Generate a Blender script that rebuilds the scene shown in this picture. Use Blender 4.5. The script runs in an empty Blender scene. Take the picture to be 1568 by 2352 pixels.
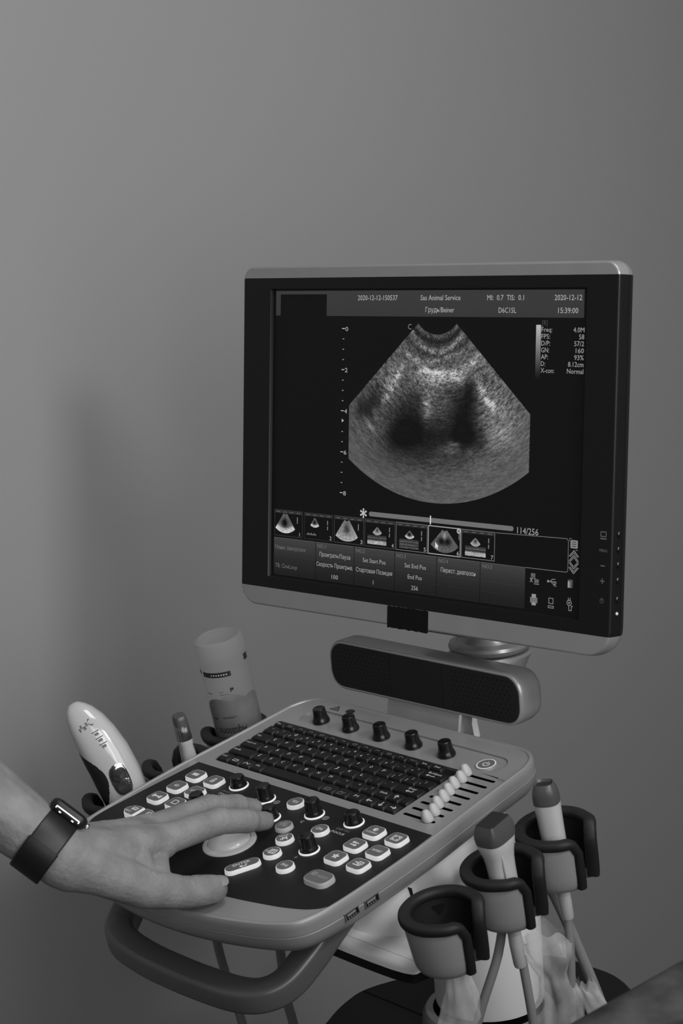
import bpy, bmesh, math, random
import numpy as np
from mathutils import Matrix, Vector, noise
random.seed(7); rng = np.random.default_rng(11)
SC = bpy.context.scene
COL = SC.collection
PI = math.pi
R = math.radians

# ------------------------------------------------------------------ camera
cam_d = bpy.data.cameras.new('camera'); cam = bpy.data.objects.new('camera', cam_d); COL.objects.link(cam)
right = Vector((0.68165, 0.72825, -0.07076)); down = Vector((0.10108, -0.18950, -0.97666)); fwd = Vector((-0.72466, 0.65859, -0.20279))
rot = Matrix((right, -down, -fwd)).transposed().to_4x4()
cam.matrix_world = Matrix.Translation((1.00674, -0.86695, 1.33275)) @ rot
cam_d.sensor_fit = 'AUTO'; cam_d.sensor_width = 36.0
cam_d.lens = 4341.3 / 2352 * 36.0
cam_d.clip_start = 0.02
cam_d.dof.use_dof = True; cam_d.dof.focus_distance = 1.50; cam_d.dof.aperture_fstop = 20.0
SC.camera = cam
# ------------------------------------------------------------------ world, lamps and fill lights, exposure
SC.view_settings.view_transform = 'Standard'; SC.view_settings.look = 'None'
SC.view_settings.exposure = 0.0; SC.view_settings.gamma = 1.0; SC.view_settings.use_curve_mapping = False
w = bpy.data.worlds.new('world'); SC.world = w; w.use_nodes = True
w.node_tree.nodes['Background'].inputs[0].default_value = (0.02, 0.02, 0.02, 1); w.node_tree.nodes['Background'].inputs[1].default_value = 1.0
def area(name, loc, target, sx, sy, power, spread=180):
    d = bpy.data.lights.new(name, 'AREA'); d.shape = 'RECTANGLE'; d.size = sx; d.size_y = sy; d.energy = power; d.spread = R(spread)
    o = bpy.data.objects.new(name, d); COL.objects.link(o)
    o.location = loc; o.rotation_euler = (Vector(target) - Vector(loc)).to_track_quat('-Z', 'Y').to_euler()
    return o
area('lamp_light', (1.25, 0.0, 1.75), (-0.5, 0.25, 1.10), 0.24, 0.20, 4.2, 150)
area('side_fill_light', (1.42, -0.36, 1.40), (-0.5, -0.05, 0.95), 1.0, 1.0, 9.0, 160)  # added soft fill for the right-facing sides, no window stands here
area('front_fill_light', (1.75, -1.35, 1.55), (-0.5, 0.1, 0.95), 1.1, 1.1, 8.5, 150)  # unseen fill added behind the camera to brighten the left wall
area('ceiling_light', (0.75, -0.05, 2.66), (0.75, -0.05, 0), 0.9, 0.9, 17.5)

# ------------------------------------------------------------------ materials
def lin(v): return v / 12.92 if v <= 0.04045 else ((v + 0.055) / 1.055) ** 2.4
def mat(name, v, rough=0.5, metal=0.0, bump=0.0, bscale=400.0, var=0.0, vscale=6.0, spec=0.5, coat=0.0, coord='Object', trans=0.0, ior=1.45, alpha=1.0, sss=0.0):
    m = bpy.data.materials.new(name); m.use_nodes = True
    nt = m.node_tree; b = nt.nodes['Principled BSDF']
    b.inputs['Base Color'].default_value = (v, v, v, 1); b.inputs['Roughness'].default_value = rough
    b.inputs['Metallic'].default_value = metal; b.inputs['Specular IOR Level'].default_value = spec
    b.inputs['Coat Weight'].default_value = coat; b.inputs['Transmission Weight'].default_value = trans
    b.inputs['IOR'].default_value = ior; b.inputs['Alpha'].default_value = alpha
    if sss:
        b.inputs['Subsurface Weight'].default_value = sss; b.inputs['Subsurface Radius'].default_value = (1, 1, 1); b.inputs['Subsurface Scale'].default_value = 0.004
    tc = nt.nodes.new('ShaderNodeTexCoord')
    if var > 0:
        n = nt.nodes.new('ShaderNodeTexNoise'); n.inputs['Scale'].default_value = vscale; n.inputs['Detail'].default_value = 6
        nt.links.new(tc.outputs[coord], n.inputs['Vector'])
        r = nt.nodes.new('ShaderNodeValToRGB')
        a, c = v * (1 - var), v * (1 + var)
        r.color_ramp.elements[0].color = (a, a, a, 1); r.color_ramp.elements[1].color = (c, c, c, 1)
        r.color_ramp.elements[0].position = 0.3; r.color_ramp.elements[1].position = 0.7
        nt.links.new(n.outputs['Fac'], r.inputs['Fac']); nt.links.new(r.outputs['Color'], b.inputs['Base Color'])
    if bump > 0:
        n = nt.nodes.new('ShaderNodeTexNoise'); n.inputs['Scale'].default_value = bscale; n.inputs['Detail'].default_value = 3
        nt.links.new(tc.outputs[coord], n.inputs['Vector'])
        bp = nt.nodes.new('ShaderNodeBump'); bp.inputs['Strength'].default_value = bump; bp.inputs['Distance'].default_value = 0.001
        nt.links.new(n.outputs['Fac'], bp.inputs['Height']); nt.links.new(bp.outputs['Normal'], b.inputs['Normal'])
    return m
def emis(name, srgb, base=0.02, rough=0.35, k=1.0):
    m = mat(name, base, rough); b = m.node_tree.nodes['Principled BSDF']
    e = lin(srgb) * k
    b.inputs['Emission Color'].default_value = (e, e, e, 1); b.inputs['Emission Strength'].default_value = 1.0
    return m
M = {}
M['wall'] = mat('wall_paint', 0.27, 0.85, bump=0.12, bscale=260, var=0.012, vscale=3)
M['floor'] = mat('floor_vinyl', 0.14, 0.5, var=0.08, vscale=8)
M['ceiling'] = mat('ceiling_paint', 0.6, 0.9, var=0.02)
M['silver'] = mat('silver_paint', 0.30, 0.34, metal=0.4, bump=0.05, bscale=2500, var=0.03, vscale=40)
M['cup'] = mat('satin_grey_cup', 0.30, 0.42, metal=0.15, bump=0.05, bscale=2500, var=0.03, vscale=40)
M['silverdk'] = mat('silver_grey_paint', 0.14, 0.38, metal=0.4, bump=0.05, bscale=2500, var=0.03, vscale=40)
M['white'] = mat('white_plastic', 0.88, 0.35, bump=0.03, bscale=1500, var=0.02)
M['probe'] = mat('probe_plastic', 0.45, 0.32, bump=0.02, bscale=1500, var=0.02)
M['probehead'] = mat('probe_head', 0.06, 0.35, var=0.05, vscale=80)
M['probelens'] = mat('probe_lens', 0.02, 0.4, var=0.05)
M['gloss'] = mat('gloss_white', 0.44, 0.12, coat=0.6, var=0.02)
M['black'] = mat('black_bezel', 0.007, 0.42, bump=0.05, bscale=2500, spec=0.3)
M['panel'] = mat('panel_membrane', 0.008, 0.5, bump=0.10, bscale=3000, spec=0.3)
M['knob'] = mat('knob_black', 0.006, 0.24, spec=0.5, bump=0.02, bscale=900)
M['key'] = mat('key_black', 0.008, 0.48, spec=0.35, bump=0.06, bscale=3000)
M['pit'] = mat('dark_recess', 0.006, 0.6, spec=0.2)
M['rubber'] = mat('rubber_black', 0.011, 0.55, spec=0.35, bump=0.08, bscale=1200)
M['grille'] = mat('grille_plastic', 0.010, 0.55, spec=0.3, bump=0.12, bscale=2500)
M['tape'] = mat('black_tape', 0.004, 0.7, spec=0.2, bump=0.15, bscale=900)
M['cable'] = mat('cable_grey', 0.24, 0.5, var=0.03)
M['skin'] = mat('skin', 0.185, 0.55, bump=0.55, bscale=380, var=0.20, vscale=55, spec=0.28, sss=0.15)
M['nail'] = mat('nail', 0.205, 0.35, var=0.04, spec=0.4)
M['strap'] = mat('watch_strap', 0.006, 0.46, spec=0.5, bump=0.06, bscale=1800)
M['metal'] = mat('polished_metal', 0.5, 0.18, metal=1.0, var=0.03)
M['chrome'] = mat('smoky_chrome', 0.30, 0.10, metal=0.9, var=0.3, vscale=160)
M['leather'] = mat('mottled_leather', 0.042, 0.8, bump=0.6, bscale=45, var=0.8, vscale=34, spec=0.2)
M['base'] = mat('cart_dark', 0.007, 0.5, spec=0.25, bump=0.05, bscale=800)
M['print'] = mat('white_print', 0.55, 0.5, var=0.02)
M['printdim'] = mat('grey_print', 0.15, 0.5, var=0.02)
M['ink'] = mat('dark_print', 0.015, 0.5, var=0.02)
M['inkgrey'] = mat('faded_print', 0.12, 0.5, var=0.02)
M['sleeve'] = mat('scrub_cloth', 0.10, 0.9, bump=0.3, bscale=600, var=0.05)
M['btn'] = emis('lit_button_side', 0.66, 0.28, 0.35)
M['btntop'] = emis('lit_button_face', 0.17, 0.075, 0.45)
M['btndim'] = emis('dim_button_side', 0.28, 0.25, 0.4)
M['btndimtop'] = emis('dim_button_face', 0.14, 0.09, 0.45)
M['btnicon'] = emis('lit_button_print', 0.60, 0.3, 0.45)
M['btndimicon'] = emis('dim_button_print', 0.28, 0.2, 0.45)
M['ring'] = emis('lit_knob_ring', 0.74, 0.35, 0.35)
M['ball'] = emis('lit_trackball', 0.34, 0.33, 0.22)
M['slider'] = mat('slider_cap', 0.36, 0.5, bump=0.05, bscale=900)

# ------------------------------------------------------------------ frames (console-local units are millimetres)
M0 = Matrix.Translation((0, 0, 0.85)) @ Matrix.Rotation(R(10), 4, 'X')
RM = Matrix(((0.9978, -0.02125, 0.06286), (0.06635, 0.30518, -0.94998), (0.001, 0.95206, 0.30592))).to_4x4()
MMON = M0 @ Matrix.Translation((-0.14768, 0.1211, 0.10418)) @ RM
WM = {}
class MB:
    """collects faces (mm) with material slots and links them as ONE mesh object"""
    def __init__(s): s.v = []; s.f = []; s.mi = []; s.T = None
    def add(s, vs, fs, mi=0):
        b = len(s.v)
        for p in vs:
            p = Vector(p)
            s.v.append(s.T @ p if s.T is not None else p)
        for f in fs: s.f.append([b + i for i in f]); s.mi.append(mi)
    def loft(s, loops, mi=0, cap0=True, cap1=True, closed=True):
        n = len(loops[0]); vs = [p for l in loops for p in l]; fs = []
        for k in range(len(loops) - 1):
            for i in range(n if closed else n - 1):
                j = (i + 1) % n
                fs.append([k * n + i, k * n + j, (k + 1) * n + j, (k + 1) * n + i])
        if cap0: fs.append(list(range(n))[::-1])
        if cap1: fs.append([(len(loops) - 1) * n + i for i in range(n)])
        s.add(vs, fs, mi)
    def prism(s, out, z0, z1, mi=0, bev=0.0, steps=3, cap0=True):
        L = [[(x, y, z0) for x, y in out]]
        if bev > 0:
            for k in range(steps + 1):
                a = k / steps * PI / 2
                o2 = inset(out, bev * (1 - math.cos(a)))
                L.append([(x, y, z1 - bev + bev * math.sin(a)) for x, y in o2])
        else: L.append([(x, y, z1) for x, y in out])
        s.loft(L, mi, cap0=cap0)
    def lathe(s, prof, mi=0, n=32, c=(0, 0), sx=1, sy=1, cap0=True, cap1=True):
        s.loft([[(c[0] + r * sx * math.cos(2 * PI * i / n), c[1] + r * sy * math.sin(2 * PI * i / n), z) for i in range(n)] for r, z in prof], mi, cap0, cap1)
    def tube(s, path, rad, mi=0, n=12, sec=None):
        path = [Vector(p) for p in path]; loops = []; up = None
        for k, p in enumerate(path):
            t = (path[min(k + 1, len(path) - 1)] - path[max(k - 1, 0)]).normalized()
            if up is None: up = Vector((0, 0, 1)) if abs(t.z) < 0.9 else Vector((1, 0, 0))
            a = t.cross(up).normalized(); b = a.cross(t).normalized(); up = b
            r = rad[k] if isinstance(rad, (list, tuple)) else rad
            if sec: loops.append([p + a * (u * r) + b * (v * r) for u, v in sec])
            else: loops.append([p + a * (r * math.cos(2 * PI * i / n)) + b * (r * math.sin(2 * PI * i / n)) for i in range(n)])
        s.loft(loops, mi)
    def box(s, c, d, mi=0):
        x, y, z = c; a, b, e = d[0] / 2, d[1] / 2, d[2] / 2
        s.add([(x + i * a, y + j * b, z + k * e) for i in (-1, 1) for j in (-1, 1) for k in (-1, 1)],
              [[0, 1, 3, 2], [4, 6, 7, 5], [0, 4, 5, 1], [2, 3, 7, 6], [0, 2, 6, 4], [1, 5, 7, 3]], mi)
    def poly(s, pts, z, mi=0): s.add([(x, y, z) for x, y in pts], [list(range(len(pts)))], mi)
    def rect(s, x0, y0, x1, y1, z, mi=0): s.poly([(x0, y0), (x1, y0), (x1, y1), (x0, y1)], z, mi)
    def line(s, pts, wd, z, mi=0, closed=False):
        p = [Vector((x, y)) for x, y in pts]
        if closed: p = p + [p[0]]
        for a, b in zip(p[:-1], p[1:]):
            d = (b - a); l = d.length
            if l < 1e-6: continue
            d /= l; nrm = Vector((-d.y, d.x)) * wd / 2; e = d * wd * 0.3
            s.add([(q.x, q.y, z) for q in (a - e - nrm, b + e - nrm, b + e + nrm, a - e + nrm)], [[0, 1, 2, 3]], mi)
    def ringflat(s, c, r, wd, z, mi=0, a0=0, a1=360, n=24):
        s.line([(c[0] + r * math.cos(R(a0 + (a1 - a0) * i / n)), c[1] + r * math.sin(R(a0 + (a1 - a0) * i / n))) for i in range(n + 1)], wd, z, mi)
    def text(s, st, x, y, h, z, mi=0, wd=None, al='L', rotz=0.0):
        vs, fs, bx = text_geo(st)
        k = h; kx = h
        x0, x1 = bx
        if wd is not None: kx = wd / (x1 - x0)
        off = {'L': -x0, 'C': -(x0 + x1) / 2, 'R': -x1}[al]
        c, sn = math.cos(rotz), math.sin(rotz)
        pts = []
        for vx, vy in vs:
            px, py = (vx + off) * kx, vy * k
            pts.append((x + px * c - py * sn, y + px * sn + py * c, z))
        s.add(pts, fs, mi)
    def build(s, name, mats, parent=None, world=M0, smooth=True, angle=38, scale=0.001, fixn=True):
        me = bpy.data.meshes.new(name)
        me.from_pydata([tuple(p * scale) for p in s.v], [], s.f)
        for m in (mats if isinstance(mats, (list, tuple)) else [mats]): me.materials.append(m)
        me.polygons.foreach_set('material_index', s.mi)
        if fixn:
            bm = bmesh.new(); bm.from_mesh(me); bmesh.ops.recalc_face_normals(bm, faces=bm.faces[:]); bm.to_mesh(me); bm.free()
        if smooth:
            me.polygons.foreach_set('use_smooth', [True] * len(me.polygons)); me.set_sharp_from_angle(angle=R(angle))
        me.update()
        return link(name, me, parent, world)
def link(name, me, parent=None, world=M0):
    o = bpy.data.objects.new(name, me); COL.objects.link(o)
    if parent is not None:
        o.parent = parent; o.matrix_basis = WM[parent].inverted() @ world
    else: o.matrix_world = world
    WM[o] = world.copy()
    return o
def empty(name, label, cat, world, group=None):
    o = link(name, None, None, world); o.empty_display_size = 0.05
    return tag(o, label, cat, group)
def tag(o, label, cat, group=None):
    o['label'] = label; o['category'] = cat
    if group: o['group'] = group
    return o
_tc = {}
def text_geo(st):
    if st not in _tc:
        cu = bpy.data.curves.new('t', 'FONT'); cu.body = st; cu.resolution_u = 2; cu.size = 1.0
        ob = bpy.data.objects.new('t', cu); me = bpy.data.meshes.new_from_object(ob)
        cap = 0.73
        vs = [(v.co.x / cap, v.co.y / cap) for v in me.vertices]; fs = [list(p.vertices) for p in me.polygons]
        xs = [v[0] for v in vs] or [0, 1]
        _tc[st] = (vs, fs, (min(xs), max(xs)))
        bpy.data.objects.remove(ob); bpy.data.curves.remove(cu); bpy.data.meshes.remove(me)
    return _tc[st]
def inset(out, d):
    """move a closed counter-clockwise outline inwards by d"""
    n = len(out); r = []
    for i in range(n):
        a = Vector(out[i - 1]); b = Vector(out[i]); c = Vector(out[(i + 1) % n])
        e1 = b - a; e2 = c - b
        if e1.length < 1e-9: e1 = e2
        if e2.length < 1e-9: e2 = e1
        n1 = Vector((-e1.y, e1.x)).normalized(); n2 = Vector((-e2.y, e2.x)).normalized()
        m = (n1 + n2); m = m.normalized() if m.length > 1e-6 else n1
        k = 1.0 / max(0.4, m.dot(n1))
        r.append((b.x + m.x * d * k, b.y + m.y * d * k))
    return r
def rrect(x0, y0, x1, y1, r, n=5):
    pts = []
    for cx, cy, a0 in ((x1 - r, y1 - r, 0), (x0 + r, y1 - r, 90), (x0 + r, y0 + r, 180), (x1 - r, y0 + r, 270)):
        for k in range(n + 1):
            a = R(a0 + 90 * k / n); pts.append((cx + r * math.cos(a), cy + r * math.sin(a)))
    return pts
def circ(c, r, n=24, ry=None): return [(c[0] + r * math.cos(2 * PI * i / n), c[1] + (ry or r) * math.sin(2 * PI * i / n)) for i in range(n)]
def catmull(pts, n=6, closed=True):
    P = [Vector(p) for p in pts]; N = len(P); out = []
    rngk = range(N) if closed else range(N - 1)
    for i in rngk:
        if closed: p0, p1, p2, p3 = P[i - 1], P[i], P[(i + 1) % N], P[(i + 2) % N]
        else: p0, p1, p2, p3 = P[max(i - 1, 0)], P[i], P[i + 1], P[min(i + 2, N - 1)]
        for k in range(n):
            t = k / n
            out.append(0.5 * ((2 * p1) + (p2 - p0) * t + (2 * p0 - 5 * p1 + 4 * p2 - p3) * t * t + (3 * p1 - p0 - 3 * p2 + p3) * t ** 3))
    if not closed: out.append(P[-1])
    return [tuple(p) for p in out]
def flat_with_holes(outer, holes, z, mb, mi):
    bm = bmesh.new(); es = []
    for lp in [outer] + holes:
        vs = [bm.verts.new((x, y, z)) for x, y in lp]
        for i in range(len(vs)): es.append(bm.edges.new((vs[i], vs[(i + 1) % len(vs)])))
    bmesh.ops.triangle_fill(bm, use_beauty=True, use_dissolve=False, edges=es)
    bm.verts.index_update()
    mb.add([v.co.copy() for v in bm.verts], [[v.index for v in f.verts] for f in bm.faces], mi); bm.free()

# ================================================================== ROOM
def structure(name, mb, m):
    o = mb.build(name, m, None, Matrix.Identity(4), smooth=False, scale=1.0); o['kind'] = 'structure'; return o
XW = -0.50
b = MB(); b.box((XW - 0.05, -0.3, 1.35), (0.1, 4.4, 2.7)); structure('wall_left', b, M['wall'])
b = MB(); b.box((1.1, 1.95, 1.35), (3.24, 0.1, 2.7)); structure('wall_back', b, M['wall'])
b = MB(); b.box((1.1, -0.3, -0.05), (3.44, 4.6, 0.1)); structure('floor', b, M['floor'])
b = MB(); b.box((1.1, -0.3, 2.75), (3.44, 4.6, 0.1)); structure('ceiling', b, M['ceiling'])
b = MB(); b.box((2.75, -0.3, 1.35), (0.1, 4.4, 2.7)); structure('wall_right', b, M['wall'])

# ================================================================== ULTRASOUND MACHINE
mach = empty('ultrasound_machine', 'grey wheeled ultrasound machine with monitor, keyboard and control panel beside the plain wall', 'ultrasound machine', Matrix.Translation((0, 0.15, 0)))

# ---- console body
half = [(0, -167), (35, -165), (66, -160), (95, -152.5), (115, -145), (128, -136), (134.5, -122), (137.3, -100), (138, -54), (136.5, -7), (132.8, 40), (130.5, 80), (129, 96), (122, 110), (108, 117.5), (85, 118), (40, 117.5)]
outl = half + [(0, 117.5)] + [(-x, y) for x, y in reversed(half[1:])]
outl = catmull(outl, 4)
KB = (-115.2, -0.6, 85.2, 71.0)          # keyboard well
tray = rrect(-105, 75.5, 112, 100.3, 12, 6)
slots = [rrect(90, y - 1.45, 121, y + 1.45, 1.4, 3) for y in (68 - 9.05 * i for i in range(8))]
kbr = rrect(*KB, 1.0, 2)
def conc(z, d): return [(x, y, z) for x, y in inset(outl, d)]
b = MB()
top = inset(outl, 5.5)
flat_with_holes(top, [kbr, tray] + slots, 0.0, b, 0)
prof = [(0.0, 5.5), (0.0, 4.2), (1.0, 3.4), (1.2, 2.2), (0.6, 0.9), (-1.2, 0.1), (-4, 0), (-8.6, 0.0), (-9.0, 0.7), (-9.5, 0.7), (-9.9, 0.0), (-14, 0.5), (-18, 2), (-22, 5), (-24.6, 9.5), (-25.5, 15)]
b.loft([conc(z, d) for z, d in prof], 0, cap0=False)
def well(lp, depth, mi, floor=None):
    b.loft([[(x, y, 0.0) for x, y in lp], [(x, y, -depth) for x, y in lp]], mi, cap0=False, cap1=False)
    b.add([(x, y, -depth) for x, y in lp], [list(range(len(lp)))], mi if floor is None else floor)
well(kbr, 2.6, 0, 1); well(tray, 1.6, 0)
for s_ in slots: well(s_, 3.0, 1)
console = b.build('control_console', [M['silver'], M['pit']], mach, angle=30)

# print on the console: STC wedge and letters, two warning marks
b = MB()
b.poly([(101, 74.6), (119.5, 72.8), (119.5, 74.3)], 0.06, 0)
b.text('STC', 121.2, 71.0, 2.6, 0.06, 0, wd=7)
b.build('slider_print', M['ink'], mach, smooth=False)
b = MB()
b.line([(-91, 104.2), (-81.5, 104.2), (-86.3, 110.5)], 0.9, 0.06, 0, True); b.poly([(-91, 104.2), (-81.5, 104.2), (-86.3, 110.5)], 0.05, 1)
b.line([(-86.3, 108), (-86.3, 106.2)], 0.8, 0.08, 0)
b.build('warning_mark', [M['ink'], M['inkgrey']], mach, smooth=False)
b = MB(); b.poly(circ((-70.5, 107.6), 4.6, 24, 3.4), 0.06, 0)
b.build('printed_mark', [M['ink'], M['inkgrey']], mach, smooth=False)
# USB ports on the right-hand side
for yy in (-96.5, -78.5):
    b = MB(); s1 = 137.6 if yy > -90 else 136.9
    b.T = Matrix.Translation((s1, yy, -11.2)) @ Matrix.Rotation(R(2.5 if yy < -90 else 1.0), 4, 'Z')
    b.box((-0.4, 0, 0), (2.4, 13.5, 5.8), 0); b.box((0.9, 0, 0.2), (0.3, 11.5, 4.2), 1); b.box((1.0, -1.0, 1.1), (0.4, 8.0, 1.6), 2)
    for k in range(4): b.box((1.1, -4.0 + 2.2 * k, -1.0), (0.4, 0.9, 0.8), 2)
    b.build('usb_port', [M['silverdk'], M['pit'], M['silver']], mach)

# ---- keyboard
b = MB(); b.rect(KB[0] + .4, KB[1] + .4, KB[2] - .4, KB[3] - .4, -2.4, 0)
b.prism(rrect(KB[0] + .6, KB[1] + .5, KB[2] - .6, KB[3] - .5, 1, 2), -2.55, -2.1, 0)
keyboard = b.build('keyboard', M['pit'], mach)
def key(x0, x1, y0, y1, legs, dim=False):
    b = MB(); g = 0.5
    x0 += g; x1 -= g; y0 += g; y1 -= g
    o0 = rrect(x0, y0, x1, y1, 0.8, 2); o1 = rrect(x0 + 1.1, y0 + 0.9, x1 - 1.1, y1 - 1.4, 1.1, 2)
    b.loft([[(x, y, -2.1) for x, y in o0], [(x, y, -0.4) for x, y in inset(o0, .15)], [(x, y, 1.0) for x, y in inset(o1, -.25)], [(x, y, 1.35) for x, y in o1]], 0)
    for lg in legs:
        if lg[0] == 'T':
            _, st, dx, dy, h, wd = lg
            b.text(st, x0 + dx, y0 + dy, h, 1.42, 1, wd=wd)
        elif lg[0] == 'L':
            _, pts, w_ = lg; b.line([(x0 + px, y0 + py) for px, py in pts], w_, 1.42, 1)
    b.build('key', [M['key'], M['printdim' if dim else 'print']], keyboard)
def rowkeys(y0, y1, start, items):
    x = start
    for wd, legs, *dim in items:
        key(x, x + wd, y0, y1, legs, bool(dim)); x += wd
P = 13.65
def let(c): return [('T', c, 2.3, 4.9, 2.9, 2.0 if c == 'I' else 2.6)] if c != 'I' else [('T', c, 3.0, 4.9, 2.9, .7)]
def two(c, d): return [('T', c, 2.2, 2.6, 2.5, None), ('T', d, 6.2, 5.8, 2.4, None)]
def word(st, wd, dy=4.8, h=2.2): return [('T', st, 2.2, dy, h, wd)]
icon = [('L', [(3, 3), (8.5, 3), (8.5, 5.2), (3, 5.2), (3, 3)], 0.6)]
icon2 = [('L', [(2.6, 3.2), (5, 5.6), (7.4, 3.2), (9, 5)], 0.7)]
fn = [(12.4, [('T', 'Esc', 2.5, 2.3, 1.9, 4.5)])]
for k in range(11): fn.append((12.55, [('L', [(3.2, 2.2), (7.2, 2.2), (7.2, 4), (3.2, 4), (3.2, 2.2)], 0.55)] if k % 3 == 0 else ([('L', [(3, 2.6), (5, 4), (7.5, 2.6)], 0.6)] if k % 3 == 1 else [('T', 'F%d' % (k + 1), 3, 2.2, 2.0, 4)]), True))
fn += [(12.5, [('T', 'HELP', 2.4, 2.3, 1.9, 6.5)], True), (12.5, [('T', 'Ins', 3, 2.3, 2.1, 4.6)]), (12.4, [('T', 'Del', 3, 2.3, 2.1, 5)])]
rowkeys(61.8, 70.3, -115, fn)
rowkeys(49.4, 61.6, -115, [(13.1, two('`', '~'))] + [(P, two(a, c)) for a, c in zip('1234567890-=', '!@#$%^&*()_+')] +
        [(22.8, [('T', 'BackSpace', 4, 5.8, 2.4, 13), ('L', [(4.6, 3), (13, 3)], .6), ('L', [(6.4, 4.2), (4.6, 3), (6.4, 2)], .5)])])
rowkeys(37.0, 49.2, -115, [(19.9, word('Tab', 5))] + [(P, let(c)) for c in 'QWERTYUIOP'] + [(P, two('[', '{')), (P, two(']', '}')), (16, two('\\', '|'))])
rowkeys(24.7, 36.8, -115, [(22.6, word('CapsLock', 12, 5.5, 1.9))] + [(P, let(c)) for c in 'ASDFGHJKL'] + [(P, two(';', ':')), (P, two("'", '"')),
        (27, [('T', 'Enter', 11, 6.2, 2.3, 8), ('L', [(17.5, 5), (17.5, 3.2), (11.5, 3.2)], .7), ('L', [(13.2, 4.4), (11.5, 3.2), (13.2, 2.1)], .6)])])
rowkeys(12.4, 24.5, -115, [(28.5, word('Shift', 8))] + [(P, let(c)) for c in 'ZXCVBNM'] + [(P, two(',', '<')), (P, two('.', '>')), (P, two('/', '?')),
        (13.6, word('Shift', 7.5)), (12.4, [('L', [(5.6, 3), (5.6, 7.4)], .8), ('L', [(3.8, 5.6), (5.6, 7.4), (7.4, 5.6)], .8)]), (9.2, [])])
ar = lambda a: [('L', [(5 + 2.6 * math.cos(R(a)), 4.8 + 2.6 * math.sin(R(a))), (5 - 2.6 * math.cos(R(a)), 4.8 - 2.6 * math.sin(R(a)))], .8),
                ('L', [(5 + 2.6 * math.cos(R(a)) - 2.4 * math.cos(R(a + d)), 4.8 + 2.6 * math.sin(R(a)) - 2.4 * math.sin(R(a + d))) if e else (5 + 2.6 * math.cos(R(a)), 4.8 + 2.6 * math.sin(R(a))) for d, e in ((40, 1), (0, 0), (-40, 1))], .7)]
rowkeys(0.2, 12.2, -115, [(14, word('Ctrl', 5.5)), (13, icon), (13, icon2), (13.5, word('Alt', 4.6)), (66.5, []), (14.5, icon + [('T', 'Menu', 2.4, 1.3, 1.3, 6)], True), (14.5, icon2 + [('T', 'PgDn', 2.4, 1.3, 1.3, 6)], True),
        (15, [('T', 'P1', 4, 4, 2.8, 4)]), (12.5, ar(180)), (12, ar(270)), (11, ar(0))])

# ---- black membrane panel
run = [(-123.5, -9.6), (-129, -60), (-131.8, -98), (-130.0, -112), (-122, -121.5), (-108, -125), (-90, -129.5), (-58, -135), (-20, -139), (20, -139), (58, -135), (90, -129), (108, -124.5), (122, -119), (131, -111), (134.6, -98), (134.6, -60), (131.3, -9.6)]
panel_out = [run[0]] + catmull(run[1:-1], 4, closed=False) + [run[-1]]
b = MB(); b.prism(panel_out, -0.3, 0.45, 0)
for st, x, y, h, wd, mi in (('ANGLE', -66.5, -34.2, 2.3, 11.5, 2), ('ZOOM', -66.5, -38.1, 2.3, 11, 1), ('DEPTH', 60.5, -34.8, 2.4, 12.5, 2), ('FOCUS', 60.0, -39.2, 2.4, 12.5, 1),
                            ('D', -25.2, -39.9, 2.9, 2.4, 1), ('C', 28.1, -40.1, 2.9, 2.4, 1), ('B', 62.2, -77.5, 2.9, 2.3, 2)):
    b.text(st, x, y, h, 0.52, mi, wd=wd)
for c in ((-11.3, -27.0), (41.9, -27.0)):
    b.poly(circ(c, 2.7, 18), 0.5, 2); b.line([(c[0] - 1.2, c[1] - 1.2), (c[0] + 1.2, c[1] + 1.2)], .7, 0.54, 0)
b.build('membrane_panel', [M['panel'], M['print'], M['printdim']], mach)

# ---- backlit buttons
def button(out, h, icons, c=(0, 0), rz=0.0, dim=False, label=None, slant=0):
    b = MB(); b.T = Matrix.Translation((c[0], c[1], 0)) @ Matrix.Rotation(rz, 4, 'Z')
    L = [[(x, y, 0.3) for x, y in out], [(x, y, h - .5) for x, y in inset(out, .35)], [(x, y, h - .12) for x, y in inset(out, .65)], [(x, y, h) for x, y in inset(out, 1.0)]]
    b.loft(L[:3], 0, cap1=False); b.loft(L[2:], 0, cap0=False, cap1=False); b.add(L[3], [list(range(len(out)))], 1)
    for ic in icons:
        k = ic[0]
        if k == 'T': b.text(ic[1], ic[2], ic[3], ic[4], h + .06, 2, wd=ic[5], al='C')
        elif k == 'L': b.line(ic[1], ic[2], h + .06, 2)
        elif k == 'R': b.ringflat((ic[1], ic[2]), ic[3], ic[4], h + .06, 2)
        elif k == 'P': b.poly(ic[1], h + .05, 2)
    mats = [M['btndim'], M['btndimtop'], M['btndimicon']] if dim else [M['btn'], M['btntop'], M['btnicon']]
    o = b.build('button', mats, mach)
    if label: o['label'] = label
    return o
octo = rrect(-7.9, -7.2, 7.9, 7.2, 4.4, 4); rnd = circ((0, 0), 6.9, 32)
H = 3.6
button(octo, H, [('L', [(-3, -1.5), (-1.5, 1.5), (0, -1.5), (1.5, 1.5), (3, -1.5)], .8), ('L', [(-3, 1.5), (-1.5, -1.5), (0, 1.5), (1.5, -1.5), (3, 1.5)], .8)], (-103.4, -28.7))
button(octo, H, [('L', [(-1.6, -2.5), (1.6, -2.5), (1, 2.6), (-.4, 2.6), (-1.6, -2.5)], .7), ('L', [(-1.2, -.6), (1.2, -.6)], .7)], (-81.6, -28.7))
button(octo, H, [('T', '4D', 0, -1.5, 3, 5.2)], (-103.6, -47.7))
button(octo, H, [('T', 'LIVE', 0, -1.4, 2.6, 7.5)], (-82.3, -47.3))
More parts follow.
